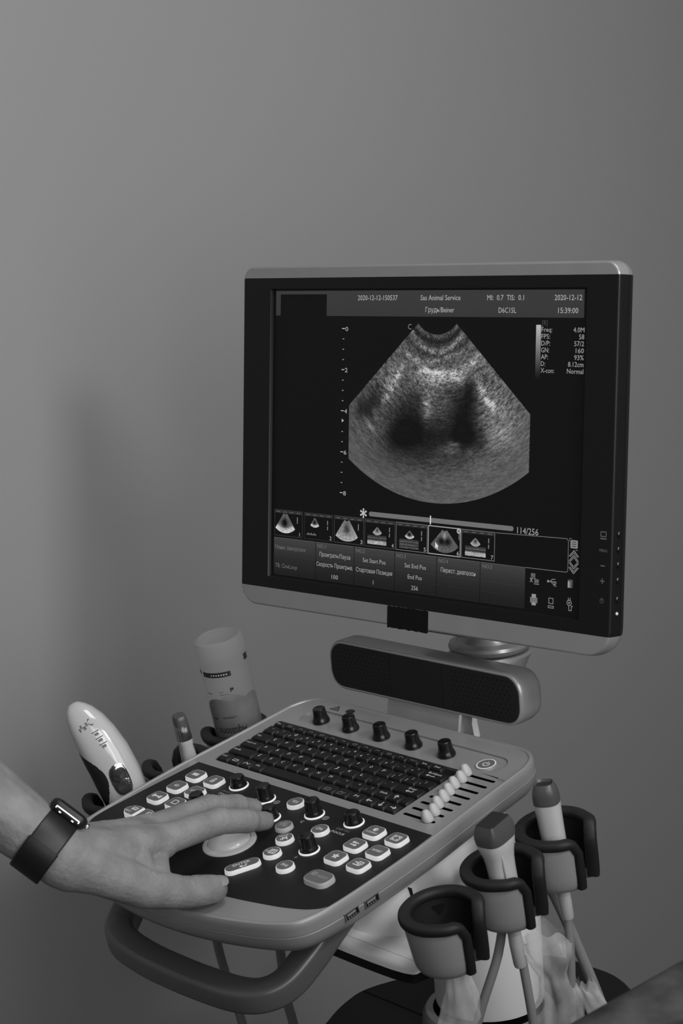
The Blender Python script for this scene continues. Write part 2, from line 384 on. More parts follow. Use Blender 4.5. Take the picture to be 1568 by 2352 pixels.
button(octo, H, [('L', [(-3.5, 0), (3.5, 0)], 1.3), ('R', -3.6, .8, .8, .8), ('R', -3.6, -.8, .8, .8), ('R', 3.6, .8, .8, .8), ('R', 3.6, -.8, .8, .8)], (-104.7, -66.5))
button(octo, H, [('L', [(-2.6, -2.2), (2.6, -2.2), (2.6, 1.2), (1.4, 2.4), (-2.6, 2.4), (-2.6, -2.2)], .7)], (-82.6, -66.4))
dsh = [(7.8, -6.8), (7.8, 6.8), (1, 7.0), (-4, 5.6), (-7.4, 2.2), (-7.8, 0), (-7.4, -2.2), (-4, -5.6), (1, -7.0)]
prt = lambda s: [('T', 'PRINT', -1.5 * s, -3.4, 1.9, 7), ('T', '1' if s > 0 else '2', 2.2 * s, -6, 1.8, None), ('L', [(-1, 0.5), (4, 0.5), (4, 3.4), (-1, 3.4), (-1, .5)], .7), ('L', [(-1, 1.7), (4, 1.7)], .6)]
button(dsh, 5.0, prt(1), (-104, -91.2), 0)
button([(-x, y) for x, y in reversed(dsh)], 5.0, prt(-1), (-86.6, -91.2), 0)
button(rnd, H, [('T', 'CW', 0, -1.5, 3, 5.4)], (-42.8, -43.2))
button(rnd, H, [('T', 'TDI', 0, -1.5, 2.9, 5.8)], (6.3, -23.6))
button(rnd, H, [('T', 'CPA', 0, -1.5, 2.9, 6.4)], (53.9, -43.5))
button(rnd, H, [('T', 'PW', 0, -1.5, 2.9, 5.4)], (-13.5, -44.2))
button(rnd, H, [('L', [(-3.2, 2), (.2, 2)], .8), ('L', [(-3.2, -.2), (-.6, -.2)], .8), ('L', [(3.2, 2.4), (.6, 2.4), (.6, -2.2), (3.2, -2.2)], .8), ('L', [(.6, .2), (2.8, .2)], .7)], (24.2, -51.6), 0.5, True, 'unlit round button')
button(rnd, H, [('T', 'MODE', 0, 1.6, 1.8, 6.4), ('L', [(-1.4, -3.4), (-1.0, .3), (.5, -1.8), (1.6, .3), (1.8, -3.4)], .8), ('L', [(-3.2, -3.0), (-2.2, -1)], .7)], (38.7, -64.2), 0.9)
button(rnd, H, [('L', [(-1.4, -2.4), (3.6, -2.4), (3.6, 2.4), (-1.4, 2.4), (-1.4, -2.4)], .7), ('L', [(.2, 2.4), (.2, -2.4)], .7), ('L', [(1.9, 2.4), (1.9, -2.4)], .7), ('T', 'REC', -3.3, -1, 1.6, 2.8)], (45.1, -82.0), 0.2)
button(rrect(-5.6, -13.2, 5.6, 13.2, 5.5, 5), H, [], (39.0, -104.6), R(-27))
b = MB(); b.T = Matrix.Translation((39.0, -104.6, H)) @ Matrix.Rotation(R(-27 + 90), 4, 'Z')
b.text('ENTER', 0, 0.5, 2.9, 0.08, 0, wd=12.5, al='C'); b.line([(3.0, -1.0), (1.6, -3.0), (-2.0, -2.2)], .8, .08, 0); b.line([(-.6, -1.2), (-2.2, -2.2), (-.8, -3.4)], .8, .08, 0)
b.build('button_lettering', M['btnicon'], mach, smooth=False)
button(rnd, H, [('T', 'FHI', 0, -1.5, 2.9, 5.6)], (68.2, -90.6))
button(octo, H, [('R', 0, 1.9, 1.7, .6), ('P', circ((-.5, 1.9), 1.2, 10)), ('T', 'X-CONTRAST', 0, -3.0, 1.9, 11)], (93.3, -27.9))
button(octo, H, [('L', [(-3.4, -2.8), (3.4, -2.8), (3.4, 2.8), (-3.4, 2.8), (-3.4, -2.8)], .55), ('L', [(-2.2, .6), (-2.2, 1.7), (-1, 1.7)], .7), ('L', [(2.2, -.6), (2.2, -1.7), (1, -1.7)], .7), ('L', [(2.2, .6), (2.2, 1.7), (1, 1.7)], .7), ('L', [(-2.2, -.6), (-2.2, -1.7), (-1, -1.7)], .7)], (115.4, -27.9))
button(octo, H, [('L', [(2.6, 1.2), (-2.6, 1.2)], 1.0), ('L', [(-1.2, 2.4), (-2.8, 1.2), (-1.2, 0.2)], .7), ('L', [(-2.6, -1.6), (2.6, -1.6)], 1.0), ('L', [(1.2, -.6), (2.8, -1.6), (1.2, -2.8)], .7)], (93.3, -46.8))
button(octo, H, [('T', 'INVERT', 0, -1.1, 2.4, 9)], (115.2, -46.6))
button(octo, H, [('L', [(2.6 * math.cos(R(90 + k * 144)), 2.6 * math.sin(R(90 + k * 144))) for k in range(6)], .8), ('R', 0, 0, 1.1, .8)], (93.0, -65.3))
button(octo, H, [('L', [(-.6, -.2), (3.4, -.2), (3.4, 2.8), (-.6, 2.8), (-.6, -.2)], .7), ('L', [(-3.6, 1.2), (-1.4, 1.2)], .9), ('L', [(-3.4, -1.6), (2.6, -1.6)], 1.0), ('L', [(.6, 1.2), (2.2, 1.2)], .7)], (115.3, -65.3))
button(rrect(-11.2, -7.9, 11.2, 7.9, 6.2, 5), 4.2, [('L', [(-7.5, 0), (-4, 0), (-4, 3), (-7.5, 3), (-7.5, 0)], .7), ('L', [(-7.5, 1.5), (-4, 1.5)], .7), ('T', 'FREEZE', 3, -.4, 2.4, 10)], (103.0, -90.8), 0, True, 'wide unlit freeze button')

# ---- knobs of the panel (lit ring round the foot), knobs of the rear tray
def knob(c, h, ring=True, r0=6.6, r1=5.2):
    b = MB()
    if ring: b.lathe([(7.6, 0.3), (7.7, 1.0), (7.3, 1.5), (6.9, 1.6)], 1, 36, c, cap1=False)
    z = 1.2 if ring else 0.0
    b.lathe([(r0 - .2, z), (r0, z + 0.8), (r0 - .1, z + 1.6), (r0 - .6, z + 2.8), (r0 - 1.0, z + 4.2), (r1 + .25, h - 2.2), (r1 + .15, h - 1.0), (r1 - .1, h - 0.35), (r1 - .7, h), (r1 - 1.3, h - .15), (0.3, h - .25)], 0, 36, c)
    b.box((c[0] + .5 - r1 * .45, c[1] - r1 * .45, h - .15), (.5, .5, .3), 0)
    for k in range(12):
        a = 2 * PI * k / 12; rr = r1 + .42
        b.box((c[0] + rr * math.cos(a) * .98, c[1] + rr * math.sin(a) * .98, (h + z + 2) / 2), (.35, .35, h - z - 4.5), 0)
    return b.build('knob', [M['knob'], M['ring']] if ring else [M['knob']], mach)
for c, h in (((-59.3, -22.9), 9.5), ((-22.8, -27.6), 12.6), ((2.8, -45.8), 10.5), ((-68.2, -56.6), 9.5), ((30.4, -27.2), 13.2), ((67.2, -22.8), 9.8), ((65.3, -65.2), 13.0)): knob(c, h)
def traypot(c):
    b = MB(); z = -1.6
    b.lathe([(6.9, z), (7.1, z + .8), (6.9, z + 2.2), (6.3, z + 3.4), (5.8, z + 5), (5.4, z + 8), (5.2, z + 11), (5.0, z + 11.8), (4.4, z + 12.2), (3.9, z + 12.0), (.3, z + 11.9)], 0, 36, c)
    return b.build('knob', [M['knob']], mach)
for x in (-83.0, -48.8, -14.0, 21.0, 55.8): traypot((x, 86.6))
b = MB(); c = (94.9, 87.6); z = -1.6
b.lathe([(8.2, z), (8.2, z + .7), (7.5, z + 1.0)], 1, 36, c, cap1=False); b.lathe([(7.5, z + 1.0), (6.6, z + 1.1)], 2, 36, c, cap0=False, cap1=False); b.lathe([(6.6, z + 1.1), (6.3, z + .8), (.2, z + .75)], 0, 36, c, cap0=False)
b.ringflat(c, 2.5, .7, z + .9, 3, -230, 50); b.line([(c[0], c[1] + .2), (c[0], c[1] + 3.2)], .7, z + .9, 3)
b.build('power_button', [M['btntop'], M['silver'], M['btnicon'], M['btnicon']], mach)
# trackball: lit ring and ball
b = MB(); c = (1.3, -84.6)
b.lathe([(19.8, .3), (19.6, 1.4), (18.6, 2.2), (16.2, 2.6), (15.9, 2.2)], 0, 48, c, cap1=False)
ringo = b.build('trackball_ring', M['ball'], mach)
b = MB(); b.lathe([(15.7 * math.cos(a), 1.0 + 9.0 * math.sin(a)) for a in [R(10 * k) for k in range(9)]] + [(.2, 10.0)], 0, 40, c)
b.build('trackball', M['ball'], mach)
# sliders
kx = [93.6, 97.3, 98.4, 101.6, 104.9, 107.6, 112.6, 114.4]
for i, x in enumerate(kx):
    y = 68 - 9.05 * i; b = MB(); b.box((x, y, -1.4), (2.6, 1.6, 3), 1)
    loops = []
    for z, rx, ry in ((0.3, 4.2, 3.9), (1.2, 4.7, 4.2), (3.4, 4.6, 4.0), (5.6, 4.0, 3.4), (7.4, 2.9, 2.4), (8.3, 1.4, 1.2)):
        loops.append([(x + rx * math.cos(2 * PI * k / 20) * (1 if math.cos(2 * PI * k / 20) < 0 else max(0.55, 1 - .06 * z)) - .10 * z, y + ry * math.sin(2 * PI * k / 20), z) for k in range(20)])
    b.loft(loops, 0); b.build('slider_cap', [M['slider'], M['pit']], mach)

# ---- speaker bar with perforated front, its neck and the swivel
SP = M0 @ Matrix.Translation((0.0035, 0.122, 0.0335)) @ Matrix.Rotation(R(1.5), 4, 'Z') @ Matrix.Rotation(R(90 - 10), 4, 'X')   # local x right, y up, z to the front
so = rrect(-101.5, -20.5, 101.5, 20.5, 15.5, 7)
b = MB()
b.loft([[(x, y, z) for x, y in inset(so, d)] for z, d in ((-27, 8), (-26.3, 4), (-24, 1.4), (-19, 0), (-4, -0.2), (-1.4, .2), (-.3, 1.1), (0, 2.0), (-.5, 2.6))], 0)
spk = b.build('speaker_bar', M['silver'], mach, SP)
b = MB(); go = inset(so, 2.7)
b.prism(go, -1.5, .25, 0, bev=.5)
b.rect(-33, -17.4, -32.5, 17.4, .3, 1); b.rect(22.6, -17.4, 23.1, 17.4, .3, 1)
for x0, cols in ((-91.5, 13), (33.5, 13)):
    for i in range(cols):
        for j in range(9):
            x = x0 + i * 4.55 + (0 if j % 2 == 0 else 2.27); y = -14.2 + j * 3.55
            b.add([(x + .85 * math.cos(R(60 * k)), y + .85 * math.sin(R(60 * k)), .29) for k in range(6)], [[0, 1, 2, 3, 4, 5]], 1)
b.build('speaker_grille', [M['grille'], M['pit']], spk, SP)
# neck plate and swivel arm
b = MB()
nk = [(0, 116, 0), (0, 119, 8), (0, 125, 22), (0, 132, 34)]
loops = [[(p[0] + dx, p[1] + dy, p[2]) for dx, dy in [(-38, 1.5), (-36.5, 0), (40.5, 0), (42, 1.5), (42, 14), (40.5, 16), (-36.5, 16), (-38, 14)]] for p in [(0, 116, -22)] + nk]
b.loft(loops, 0); b.build('neck', M['silver'], mach)
DW = Matrix.Translation(M0 @ Vector((0, 0.196, 0.0))) 
b = MB()
z0d = 0
cz = 31.0
b.loft([[(rx * math.cos(2 * PI * k / 40) * (1.0), ry * math.sin(2 * PI * k / 40) + oy, z) for k in range(40)] for z, rx, ry, oy in ((-6, 30, 34, -16), (6, 32, 38, -14), (16, 33, 40, -10), (22, 33.5, 37, -4), (25, 34, 34, 0), (27, 32, 32, 0))], 0)
arm = b.build('swivel_arm', M['silver'], mach, M0 @ Matrix.Translation((0.001, 0.199, -0.002)) @ Matrix.Rotation(R(-10), 4, 'X'))
b = MB()
b.lathe([(27, 27), (30, 28), (32.5, 30), (33.2, 32.5), (32.0, 35), (29, 36), (27, 36.6), (25, 35.5), (23, 36), (20, 40), (18, 52), (17, 66)], 0, 44)
b.build('swivel_disc', M['silver'], mach, M0 @ Matrix.Translation((0.001, 0.199, -0.002)) @ Matrix.Rotation(R(-10), 4, 'X'))
b = MB(); b.T = Matrix.Translation((0, 0, 0)); b.loft([[(x, y, z) for x, y in rrect(-34, 138, 16, 165, 6, 3)] for z in (-30, 22)], 0)
b.build('swivel_support', M['white'], mach)

# ---- monitor
mo = []
def mon_outline():
    x0, x1, y0, y1 = -34, 337.5, -26.6, 249.6; pts = []
    for cx, cy, r, a0 in ((x1, y1, 11, 0), (x0, y1, 11, 90), (x0, y0, 17, 180), (x1, y0, 20, 270)):
        sx, sy = (1 if a0 in (0, 270) else -1), (1 if a0 in (0, 90) else -1)
        for k in range(9):
            a = R(a0 + 90 * k / 8); pts.append((cx - sx * r + r * math.cos(a), cy - sy * r + r * math.sin(a)))
    return pts
mo = mon_outline()
hole = rrect(-2.6, -2.2, 310.6, 231.6, 1.2, 2)
b = MB()
flat_with_holes(inset(mo, 1.6), [hole], 3.0, b, 0)
b.loft([[(x, y, z) for x, y in inset(mo, d)] for z, d in ((3.0, 1.6), (2.7, .8), (2.0, .25), (1.0, 0), (-7.6, -.5), (-7.9, .2), (-8.4, .2), (-8.6, -.5), (-12, 0.2), (-16, 2.2), (-19, 6), (-21, 14), (-24, 30), (-30, 50))], 0, cap0=False, cap1=True)
b.loft([[(x, y, 3.0) for x, y in hole], [(x, y, 2.2) for x, y in inset(hole, .5)], [(x, y, -0.6) for x, y in inset(hole, 1.0)]], 0, cap0=False, cap1=False)
def split_parts(mb, yl, yh):
    me = bpy.data.meshes.new('tmp'); me.from_pydata([tuple(p * .001) for p in mb.v], [], mb.f)
    res = []
    for keep in (0, 1):
        bm = bmesh.new(); bm.from_mesh(me)
        for yy in (yl, yh): bmesh.ops.bisect_plane(bm, geom=bm.verts[:] + bm.edges[:] + bm.faces[:], plane_co=(0, yy * .001, 0), plane_no=(0, 1, 0), dist=1e-6)
        kill = []
        for f in bm.faces:
            c = f.calc_center_median(); mid = yl * .001 < c.y < yh * .001 and c.z > -0.0205
            if mid != bool(keep): kill.append(f)
        bmesh.ops.delete(bm, geom=kill, context='FACES'); bmesh.ops.recalc_face_normals(bm, faces=bm.faces[:])
        m2 = bpy.data.meshes.new('m'); bm.to_mesh(m2); bm.free(); res.append(m2)
    return res
m_s, m_b = split_parts(b, -11.2, 240.2)
for mm_, k in ((m_s, 'silver'), (m_b, 'black')):
    mm_.materials.append(M[k]); mm_.polygons.foreach_set('use_smooth', [True] * len(mm_.polygons)); mm_.set_sharp_from_angle(angle=R(28))
m_s.name = 'monitor'; m_b.name = 'bezel'
mon = link('monitor', m_s, mach, MMON)
bez = link('bezel', m_b, mon, MMON)
# bezel print, side buttons, tape, rear foot
b = MB(); X = 329.9
b.line([(X - 2.2, 59.2), (X + 2.2, 59.2), (X + 2.2, 62.4), (X - 2.2, 62.4), (X - 2.2, 59.2)], .6, 3.05, 0); b.line([(X - 2.4, 57.6), (X + 2.4, 57.6)], .8, 3.05, 0)
b.text('MENU', X - 3.2, 48.4, 2.0, 3.05, 0, wd=6.6)
b.line([(X - 1.6, 38.6), (X + 1.6, 38.6)], .7, 3.05, 0)
b.line([(X - 1.6, 27.9), (X + 1.6, 27.9)], .7, 3.05, 0); b.line([(X, 26.3), (X, 29.5)], .7, 3.05, 0)
b.ringflat((X, 14.1), 1.5, .5, 3.05, 0, -230, 50); b.line([(X, 14.1), (X, 16.2)], .5, 3.05, 0)
b.build('bezel_print', M['printdim'], mon, MMON, smooth=False)
for y in (60.9, 50.3, 39.6, 28.7, 15.3):
    b = MB(); b.T = Matrix.Translation((336.9, y, -4.4)) @ Matrix.Rotation(R(90), 4, 'Y')
    b.lathe([(2.2, 0), (2.2, 1.6), (1.7, 2.1), (.2, 2.2)], 0, 20, sy=1.15); b.build('control_button', M['knob'], mon, MMON)
b = MB(); b.T = Matrix.Translation((337.2, 5.1, -4.0)) @ Matrix.Rotation(R(90), 4, 'Y'); b.lathe([(1.2, 0), (1.2, 1.0), (.8, 1.5), (.1, 1.6)], 0, 16); b.build('indicator_lamp', M['print'], mon, MMON)
b = MB()
tx0, tx1, ty0, ty1 = 129.6, 171.0, -28.2, -11.3; n = 30
tp = [(tx0 + (tx1 - tx0) * i / n, ty1 + rng.uniform(-.25, .25)) for i in range(n + 1)]; bt = [(tx0 + (tx1 - tx0) * i / n, ty0 + rng.uniform(-.35, .35)) for i in range(n + 1)]
vs = [(x, y, 3.25) for x, y in tp] + [(x, y, 3.25) for x, y in bt] + [(x, y, 3.0) for x, y in tp] + [(x, y, 3.0) for x, y in bt]; k = n + 1
fs = [[i, i + 1, k + i + 1, k + i] for i in range(n)] + [[2 * k + i, 3 * k + i, 3 * k + i + 1, 2 * k + i + 1] for i in range(n)] + [[k + i, k + i + 1, 3 * k + i + 1, 3 * k + i] for i in range(n)] + [[i, 2 * k + i, 2 * k + i + 1, i + 1] for i in range(n)] + [[0, k, 3 * k, 2 * k], [n, 2 * k + n, 3 * k + n, k + n]]
b.add(vs, fs, 0); b.build('tape', M['tape'], mon, MMON, smooth=False)
b = MB(); b.loft([[(x, y, z) for x, y in rrect(100, 10, 206, 130, 20, 4)] for z in (-29, -48)], 0); b.box((153, -5, -52), (46, 60, 34), 0)
b.build('monitor_mount', M['silverdk'], mon, MMON)
# ---- what the screen shows: every face carries its own emitted grey in the 'glow' attribute
sm = mat('screen_pixels', 0.004, 0.5, spec=0.25); nt = sm.node_tree; at = nt.nodes.new('ShaderNodeAttribute'); at.attribute_name = 'glow'
nt.links.new(at.outputs['Color'], nt.nodes['Principled BSDF'].inputs['Emission Color']); nt.nodes['Principled BSDF'].inputs['Emission Strength'].default_value = 1.0
class SB:
    def __init__(s): s.v = []; s.f = []; s.g = []
    def add(s, vs, fs, g):
        b0 = len(s.v); s.v += [tuple(p) for p in vs]; s.f += [[b0 + i for i in f] for f in fs]
        s.g += list(g) if hasattr(g, '__len__') else [g] * len(vs)
    def quad(s, x0, y0, x1, y1, z, gb, gt=None): s.add([(x0, y0, z), (x1, y0, z), (x1, y1, z), (x0, y1, z)], [[0, 1, 2, 3]], [gb, gb, gt if gt is not None else gb, gt if gt is not None else gb])
    def mb(s, m, g): s.add(m.v, m.f, g)
    def text(s, st, x, y, h, g, wd=None, al='L', z=.12):
        m = MB(); m.text(st, x, y, h, z, 0, wd=wd, al=al); s.mb(m, g)
    def line(s, pts, w_, g, z=.11, closed=False):
        m = MB(); m.line(pts, w_, z, 0, closed); s.mb(m, g)
    def poly(s, pts, g, z=.11): s.add([(x, y, z) for x, y in pts], [list(range(len(pts)))], g)
sb = SB()
sb.quad(-2.4, -2, 310.4, 231.4, 0, .035)
sb.quad(1, 210.3, 306.2, 230.0, .04, .20, .215)
sb.quad(6.3, 209.3, 57.6, 227.2, .08, .03)
TX = .66
for st, x0, x1, y in (('2020-12-12-150537', 91, 132, 222.6), ('Sas Animal Service', 155.2, 194.1, 222.6), ('Грудь/Beiner', 160.3, 188.3, 213.6), ('MI:  0.7  TIS:  0.1', 219.4, 253.1, 222.6), ('D6C15L', 230.2, 246.3, 213.5), ('2020-12-12', 280.4, 304.3, 222.6), ('15:39:00', 283.8, 301.2, 213.5)):
    sb.text(st, x0, y, 4.0, TX, wd=x1 - x0)
# depth scale
for v, y in ((0, 200.6), (2, 168.6), (4, 136.5), (6, 104.2), (8, 72.0)):
    sb.quad(74.6, y - .35, 77.6, y + .35, .1, TX); sb.text(str(v), 78.2, y - 2.0, 3.6, TX, wd=2.9)
for k in range(1, 16):
    if k % 4 and k != 9: y = 200.6 - 8.04 * k; sb.quad(75.4, y - .35, 77.0, y + .35, .1, .55)
sb.poly([(75.6, 127.3), (75.6, 130.3), (78, 128.8)], TX)
sb.text('C', 143.2, 200.6, 4.4, .5, wd=3.4)
# ultrasound fan
AX, AY = 172.2, 222.5
def vnoise(shape, freq, seed):
    r = np.random.default_rng(seed); gy, gx = int(freq[0]) + 2, int(freq[1]) + 2; g = r.random((gy, gx))
    yy = np.linspace(0, freq[0], shape[0]); xx = np.linspace(0, freq[1], shape[1])
    iy = yy.astype(int); ix = xx.astype(int); fy = (yy - iy)[:, None]; fx = (xx - ix)[None, :]
    fy = fy * fy * (3 - 2 * fy); fx = fx * fx * (3 - 2 * fx)
    a = g[iy][:, ix]; b_ = g[iy][:, ix + 1]; c = g[iy + 1][:, ix]; d = g[iy + 1][:, ix + 1]
    return (a * (1 - fx) + b_ * fx) * (1 - fy) + (c * (1 - fx) + d * fx) * fy
NR, NT = 380, 300
rr = np.linspace(25.4, 151.8, NR)[:, None] * np.ones((1, NT)); tmax = math.atan2(18.7, 17.1)
th = np.linspace(-tmax, tmax, NT)[None, :] * np.ones((NR, 1))
fx_ = AX + rr * np.sin(th); fy_ = AY - rr * np.cos(th)
def G(cx, cy, sx, sy, rot_=0.0):
    c, s_ = math.cos(R(rot_)), math.sin(R(rot_)); dx, dy = fx_ - cx, fy_ - cy
    u, v = dx * c + dy * s_, -dx * s_ + dy * c
    return np.exp(-(u / sx) ** 2 - (v / sy) ** 2)
sp1 = vnoise((NR, NT), (230, 95), 1); sp2 = vnoise((NR, NT), (90, 34), 2); sp3 = vnoise((NR, NT), (26, 14), 3); spk_ = rng.random((NR, NT))
spec = (0.42 * sp1 + 0.30 * sp2 + 0.28 * spk_)
far = np.clip((rr - 95) / 50, 0, 1)
base_ = 0.30 * np.clip((rr - 25) / 12, .6, 1) * (1 - far) + (0.31 + 0.03 * far) * far
base_ += .10 * np.exp(-((rr - 27) / 1.6) ** 2) + .18 * np.exp(-((rr - 36 - 3 * np.cos(th * 3)) / 2.0) ** 2) * (sp3 > .35) + .16 * np.exp(-((rr - 45 + 2 * th * 4) / 1.3) ** 2) * np.clip(1 - np.abs(th + .1) * 1.6, 0, 1) - .10 * np.exp(-((rr - 41) / 2.5) ** 2) - .08 * np.exp(-((rr - 31) / 1.5) ** 2)
base_ += .46 * G(172, 169.0 , 14, 1.9) + .18 * G(163, 171.5, 6, 1.6, -25) + .26 * G(174, 165, 20, 6) + .2 * G(205, 176, 14, 5, 25) + .22 * G(194, 166, 6, 5) + .14 * G(152, 176, 16, 2, -35) + .12 * G(186, 182, 12, 1.6, 15)
base_ += .28 * G(218, 155, 10, 4, -55) + .24 * G(226, 146, 6, 3, -45) + .12 * G(225, 140, 26, 26) + .13 * G(232, 125, 14, 10)
base_ += .22 * G(133, 164, 12, 2.5, 60) + .22 * G(122, 150, 8, 3, 55) + .20 * G(111, 137, 6, 2.2, -40) + .20 * G(104, 128, 8, 2.5, -45) + .10 * G(125, 157, 16, 8, 60)
base_ += .20 * G(163, 141, 4.5, 13) + .26 * G(190, 116, 6, 2.2) + .14 * G(186, 112, 14, 3)
dark = .74 * G(145, 132, 22, 14) + .82 * G(199, 141, 16, 19) + .5 * G(172, 121, 40, 12) + .45 * G(205, 121, 17, 12) + .42 * G(152, 106, 40, 14) + .55 * G(110, 146, 8, 12, -30) + .5 * G(98, 138, 10, 10) + .4 * G(205, 156, 6, 10) + .55 * G(137, 118, 14, 8) + .35 * G(150, 150, 10, 8)
lum = np.clip(base_, 0.02, 1) * (1 - np.clip(dark, 0, .90))
lum += .16 * G(163, 141, 3.6, 11) * sp2 + .20 * G(190, 116, 6, 2) + .10 * G(196, 111, 14, 2) * sp2
cont = 1.05 - .80 * far
lum = lum * (1 + cont * (spec - .5) * 1.9) + .02 * (spec - .5)
lum = np.clip(lum, .03, .82)
vis = [(fx_[i, j], fy_[i, j]) for i in range(NR) for j in range(NT)]
fs = []; XL, XR = 82.9, 261.5
for i in range(NR - 1):
    for j in range(NT - 1):
        if XL - .01 <= fx_[i, j] <= XR and XL - .01 <= fx_[i + 1, j + 1] <= XR and XL - .01 <= fx_[i + 1, j] <= XR and XL - .01 <= fx_[i, j + 1] <= XR: fs.append([i * NT + j, i * NT + j + 1, (i + 1) * NT + j + 1, (i + 1) * NT + j])
sb.add([(min(max(x, XL), XR), y, .06) for x, y in vis], fs, lum.ravel())
# grey bar and parameters
for k in range(20): sb.quad(264.7, 166.3 + 1.94 * k, 269.0, 166.3 + 1.94 * (k + 1), .06, max(.035, .70 * ((k) / 19) ** .8), max(.035, .70 * ((k + 1) / 20) ** .8))
sb.text('[B]', 269.9, 205.0, 3.6, .26, wd=4.8)
for i, (a, c, wa, wc) in enumerate((('Freq:', '4.0M', 9.3, 9.4), ('FPS:', '58', 7.6, 4.4), ('D/P:', '57/2', 7.8, 8.4), ('GN:', '160', 7.0, 7.0), ('AP:', '93%', 6.2, 8.2), ('D:', '8.12cm', 3.8, 13.4), ('X-con:', 'Normal', 11.8, 14.2))):
    y = 200.2 - 4.83 * i; sb.text(a, 269.6, y, 3.6, .60, wd=wa); sb.text(c, 306.9, y, 3.6, .60, wd=wc, al='R')
# cine bar
sb.poly(rrect(106, 55.8, 248.4, 59.4, 1.75, 4), .42); sb.quad(168.5, 54.4, 169.5, 61, .14, .85)
for k in range(3): a = R(60 * k + 90); sb.line([(100.2 + 3.4 * math.cos(a), 57.6 + 3.4 * math.sin(a)), (100.2 - 3.4 * math.cos(a), 57.6 - 3.4 * math.sin(a))], 1.1, .7)
for k in range(6): a = R(60 * k + 90); sb.poly(circ((100.2 + 3.0 * math.cos(a), 57.6 + 3.0 * math.sin(a)), .9, 8), .7)
m_ = MB(); m_.ringflat((100.2, 57.6), 1.3, .5, .13); sb.mb(m_, .7)
sb.text('114/256', 251.8, 54.6, 4.9, .60, wd=19.2)
# thumbnails
def frame(x0, y0, x1, y1, g, w_=.5): sb.line([(x0, y0), (x1, y0), (x1, y1), (x0, y1)], w_, g, .10, True)
def fan(cx, cy, r0, r1, half, fn_, z=.09):
    n1, n2 = 26, 30; vs, gs, f2 = [], [], []
    for i in range(n1):
        for j in range(n2):
            r = r0 + (r1 - r0) * i / (n1 - 1); t = R(-half + 2 * half * j / (n2 - 1)); vs.append((cx + r * math.sin(t), cy - r * math.cos(t), z))
            u = i / (n1 - 1); v = j / (n2 - 1); gs.append(min(.85, max(.03, fn_(u, v) * (1 + .5 * (rng.random() - .5)))))
            if i and j: f2.append([(i - 1) * n2 + j - 1, (i - 1) * n2 + j, i * n2 + j, i * n2 + j - 1])
    sb.add(vs, f2, gs)
gau = lambda u, v, a, c, s_: math.exp(-((u - a) / s_) ** 2 - ((v - c) / s_) ** 2)
f_a = lambda u, v: .35 + .5 * max(0, u - .55) - .45 * gau(u, v, .45, .45, .22) + .2 * (u > .75)
f_b = lambda u, v: .42 - .3 * gau(u, v, .4, .5, .25) + .2 * u
X0 = [2.2, 35.9, 69.2, 101.9, 134.6, 167.2, 199.8]; ty0, ty1 = 32.4, 53.4
for i, x in enumerate(X0):
    x1 = x + 31.4; sb.quad(x, ty0, x1, ty1, .04, .035)
    frame(x, ty0, x1, ty1, (.20, .16, .24, .24, .42, .62, .42)[i], .7 if i == 5 else .5)
    if i != 5:
        sb.quad(x + .4, ty1 - 2.6, x1 - .4, ty1 - .4, .06, .17)
        for k in range(4): sb.quad(x + 2 + 7.6 * k, ty1 - 1.9, x + 6 + 7.6 * k, ty1 - 1.2, .09, .34)
    sb.text(str(i + 1), x1 - 3.2, ty0 + .9, 3.2, .66, wd=2.1 if i else None)
    if i in (0, 2): sb.quad(x + 25.4, 43.5, x + 26.2, 48.5, .09, .5)
    elif i != 5: sb.quad(x + 25.4, 45, x + 26.2, 48.5, .09, .5); sb.quad(x + 25.4, 41, x + 26.2, 44, .09, .5)
fan(14.2, 53.3, 3.2, 18.6, 37, f_a); fan(47.6, 50.6, 1.2, 8.6, 34, f_a); fan(82.6, 54.4, 4.5, 20.5, 36, f_b)
fan(115.0, 48.3, .6, 6.8, 45, f_b); fan(148.3, 48.3, .6, 6.8, 45, f_a); fan(213.0, 48.3, .6, 6.8, 46, f_b)
f6 = lambda u, v: .38 - .34 * gau(u, v, .5, .32, .18) - .34 * gau(u, v, .5, .68, .18) + .25 * gau(u, v, .25, .5, .15) - .05 * u
fan(183.2, 53.6, 3.2, 19.6, 44, f6)
for k in range(7): sb.quad(38.6 + 1.6 * k, 35.6, 39.7 + 1.6 * k, 36.6 + .8 * (k % 2), .08, .45)
def mmode(x, y0_, x1, y1_, br):
    n1, n2 = 12, 30; vs, gs, f2 = [], [], []
    for i in range(n1):
        for j in range(n2):
            vs.append((x + (x1 - x) * j / (n2 - 1), y0_ + (y1_ - y0_) * i / (n1 - 1), .08)); u = i / (n1 - 1)
            gs.append(min(.8, max(.04, (.62 if (u < .42 and br) else .24 + .1 * math.sin(u * 19)) * (1 + .5 * (rng.random() - .5)))))
            if i and j: f2.append([(i - 1) * n2 + j - 1, (i - 1) * n2 + j, i * n2 + j, i * n2 + j - 1])
    sb.add(vs, f2, gs)
mmode(104.8, 34.2, 124.6, 41.2, True); mmode(138.0, 34.0, 157.6, 41.0, False); mmode(203.3, 34.2, 223.0, 41.4, True)
m_ = MB(); m_.ringflat((196.9, 51.6), 1.6, .6, .13); sb.mb(m_, .75)
for k in range(3): sb.poly(circ((196.9 + .8 * math.cos(R(120 * k)), 51.6 + .8 * math.sin(R(120 * k))), .5, 8), .75)
sb.quad(197.0, 45, 197.6, 49.6, .1, .5)
sb.poly([(174.2, 41.6), (174.2, 36.6), (175.4, 37.7), (176.2, 36.0), (177.0, 36.4), (176.3, 38.1), (177.8, 38.2)], .85, .2)
sb.line([(232.2, 53.4), (296.4, 54.6), (297.8, 53.2), (297.9, 31.6), (296.6, 30.6), (260.2, 30.5)], .4, .45)
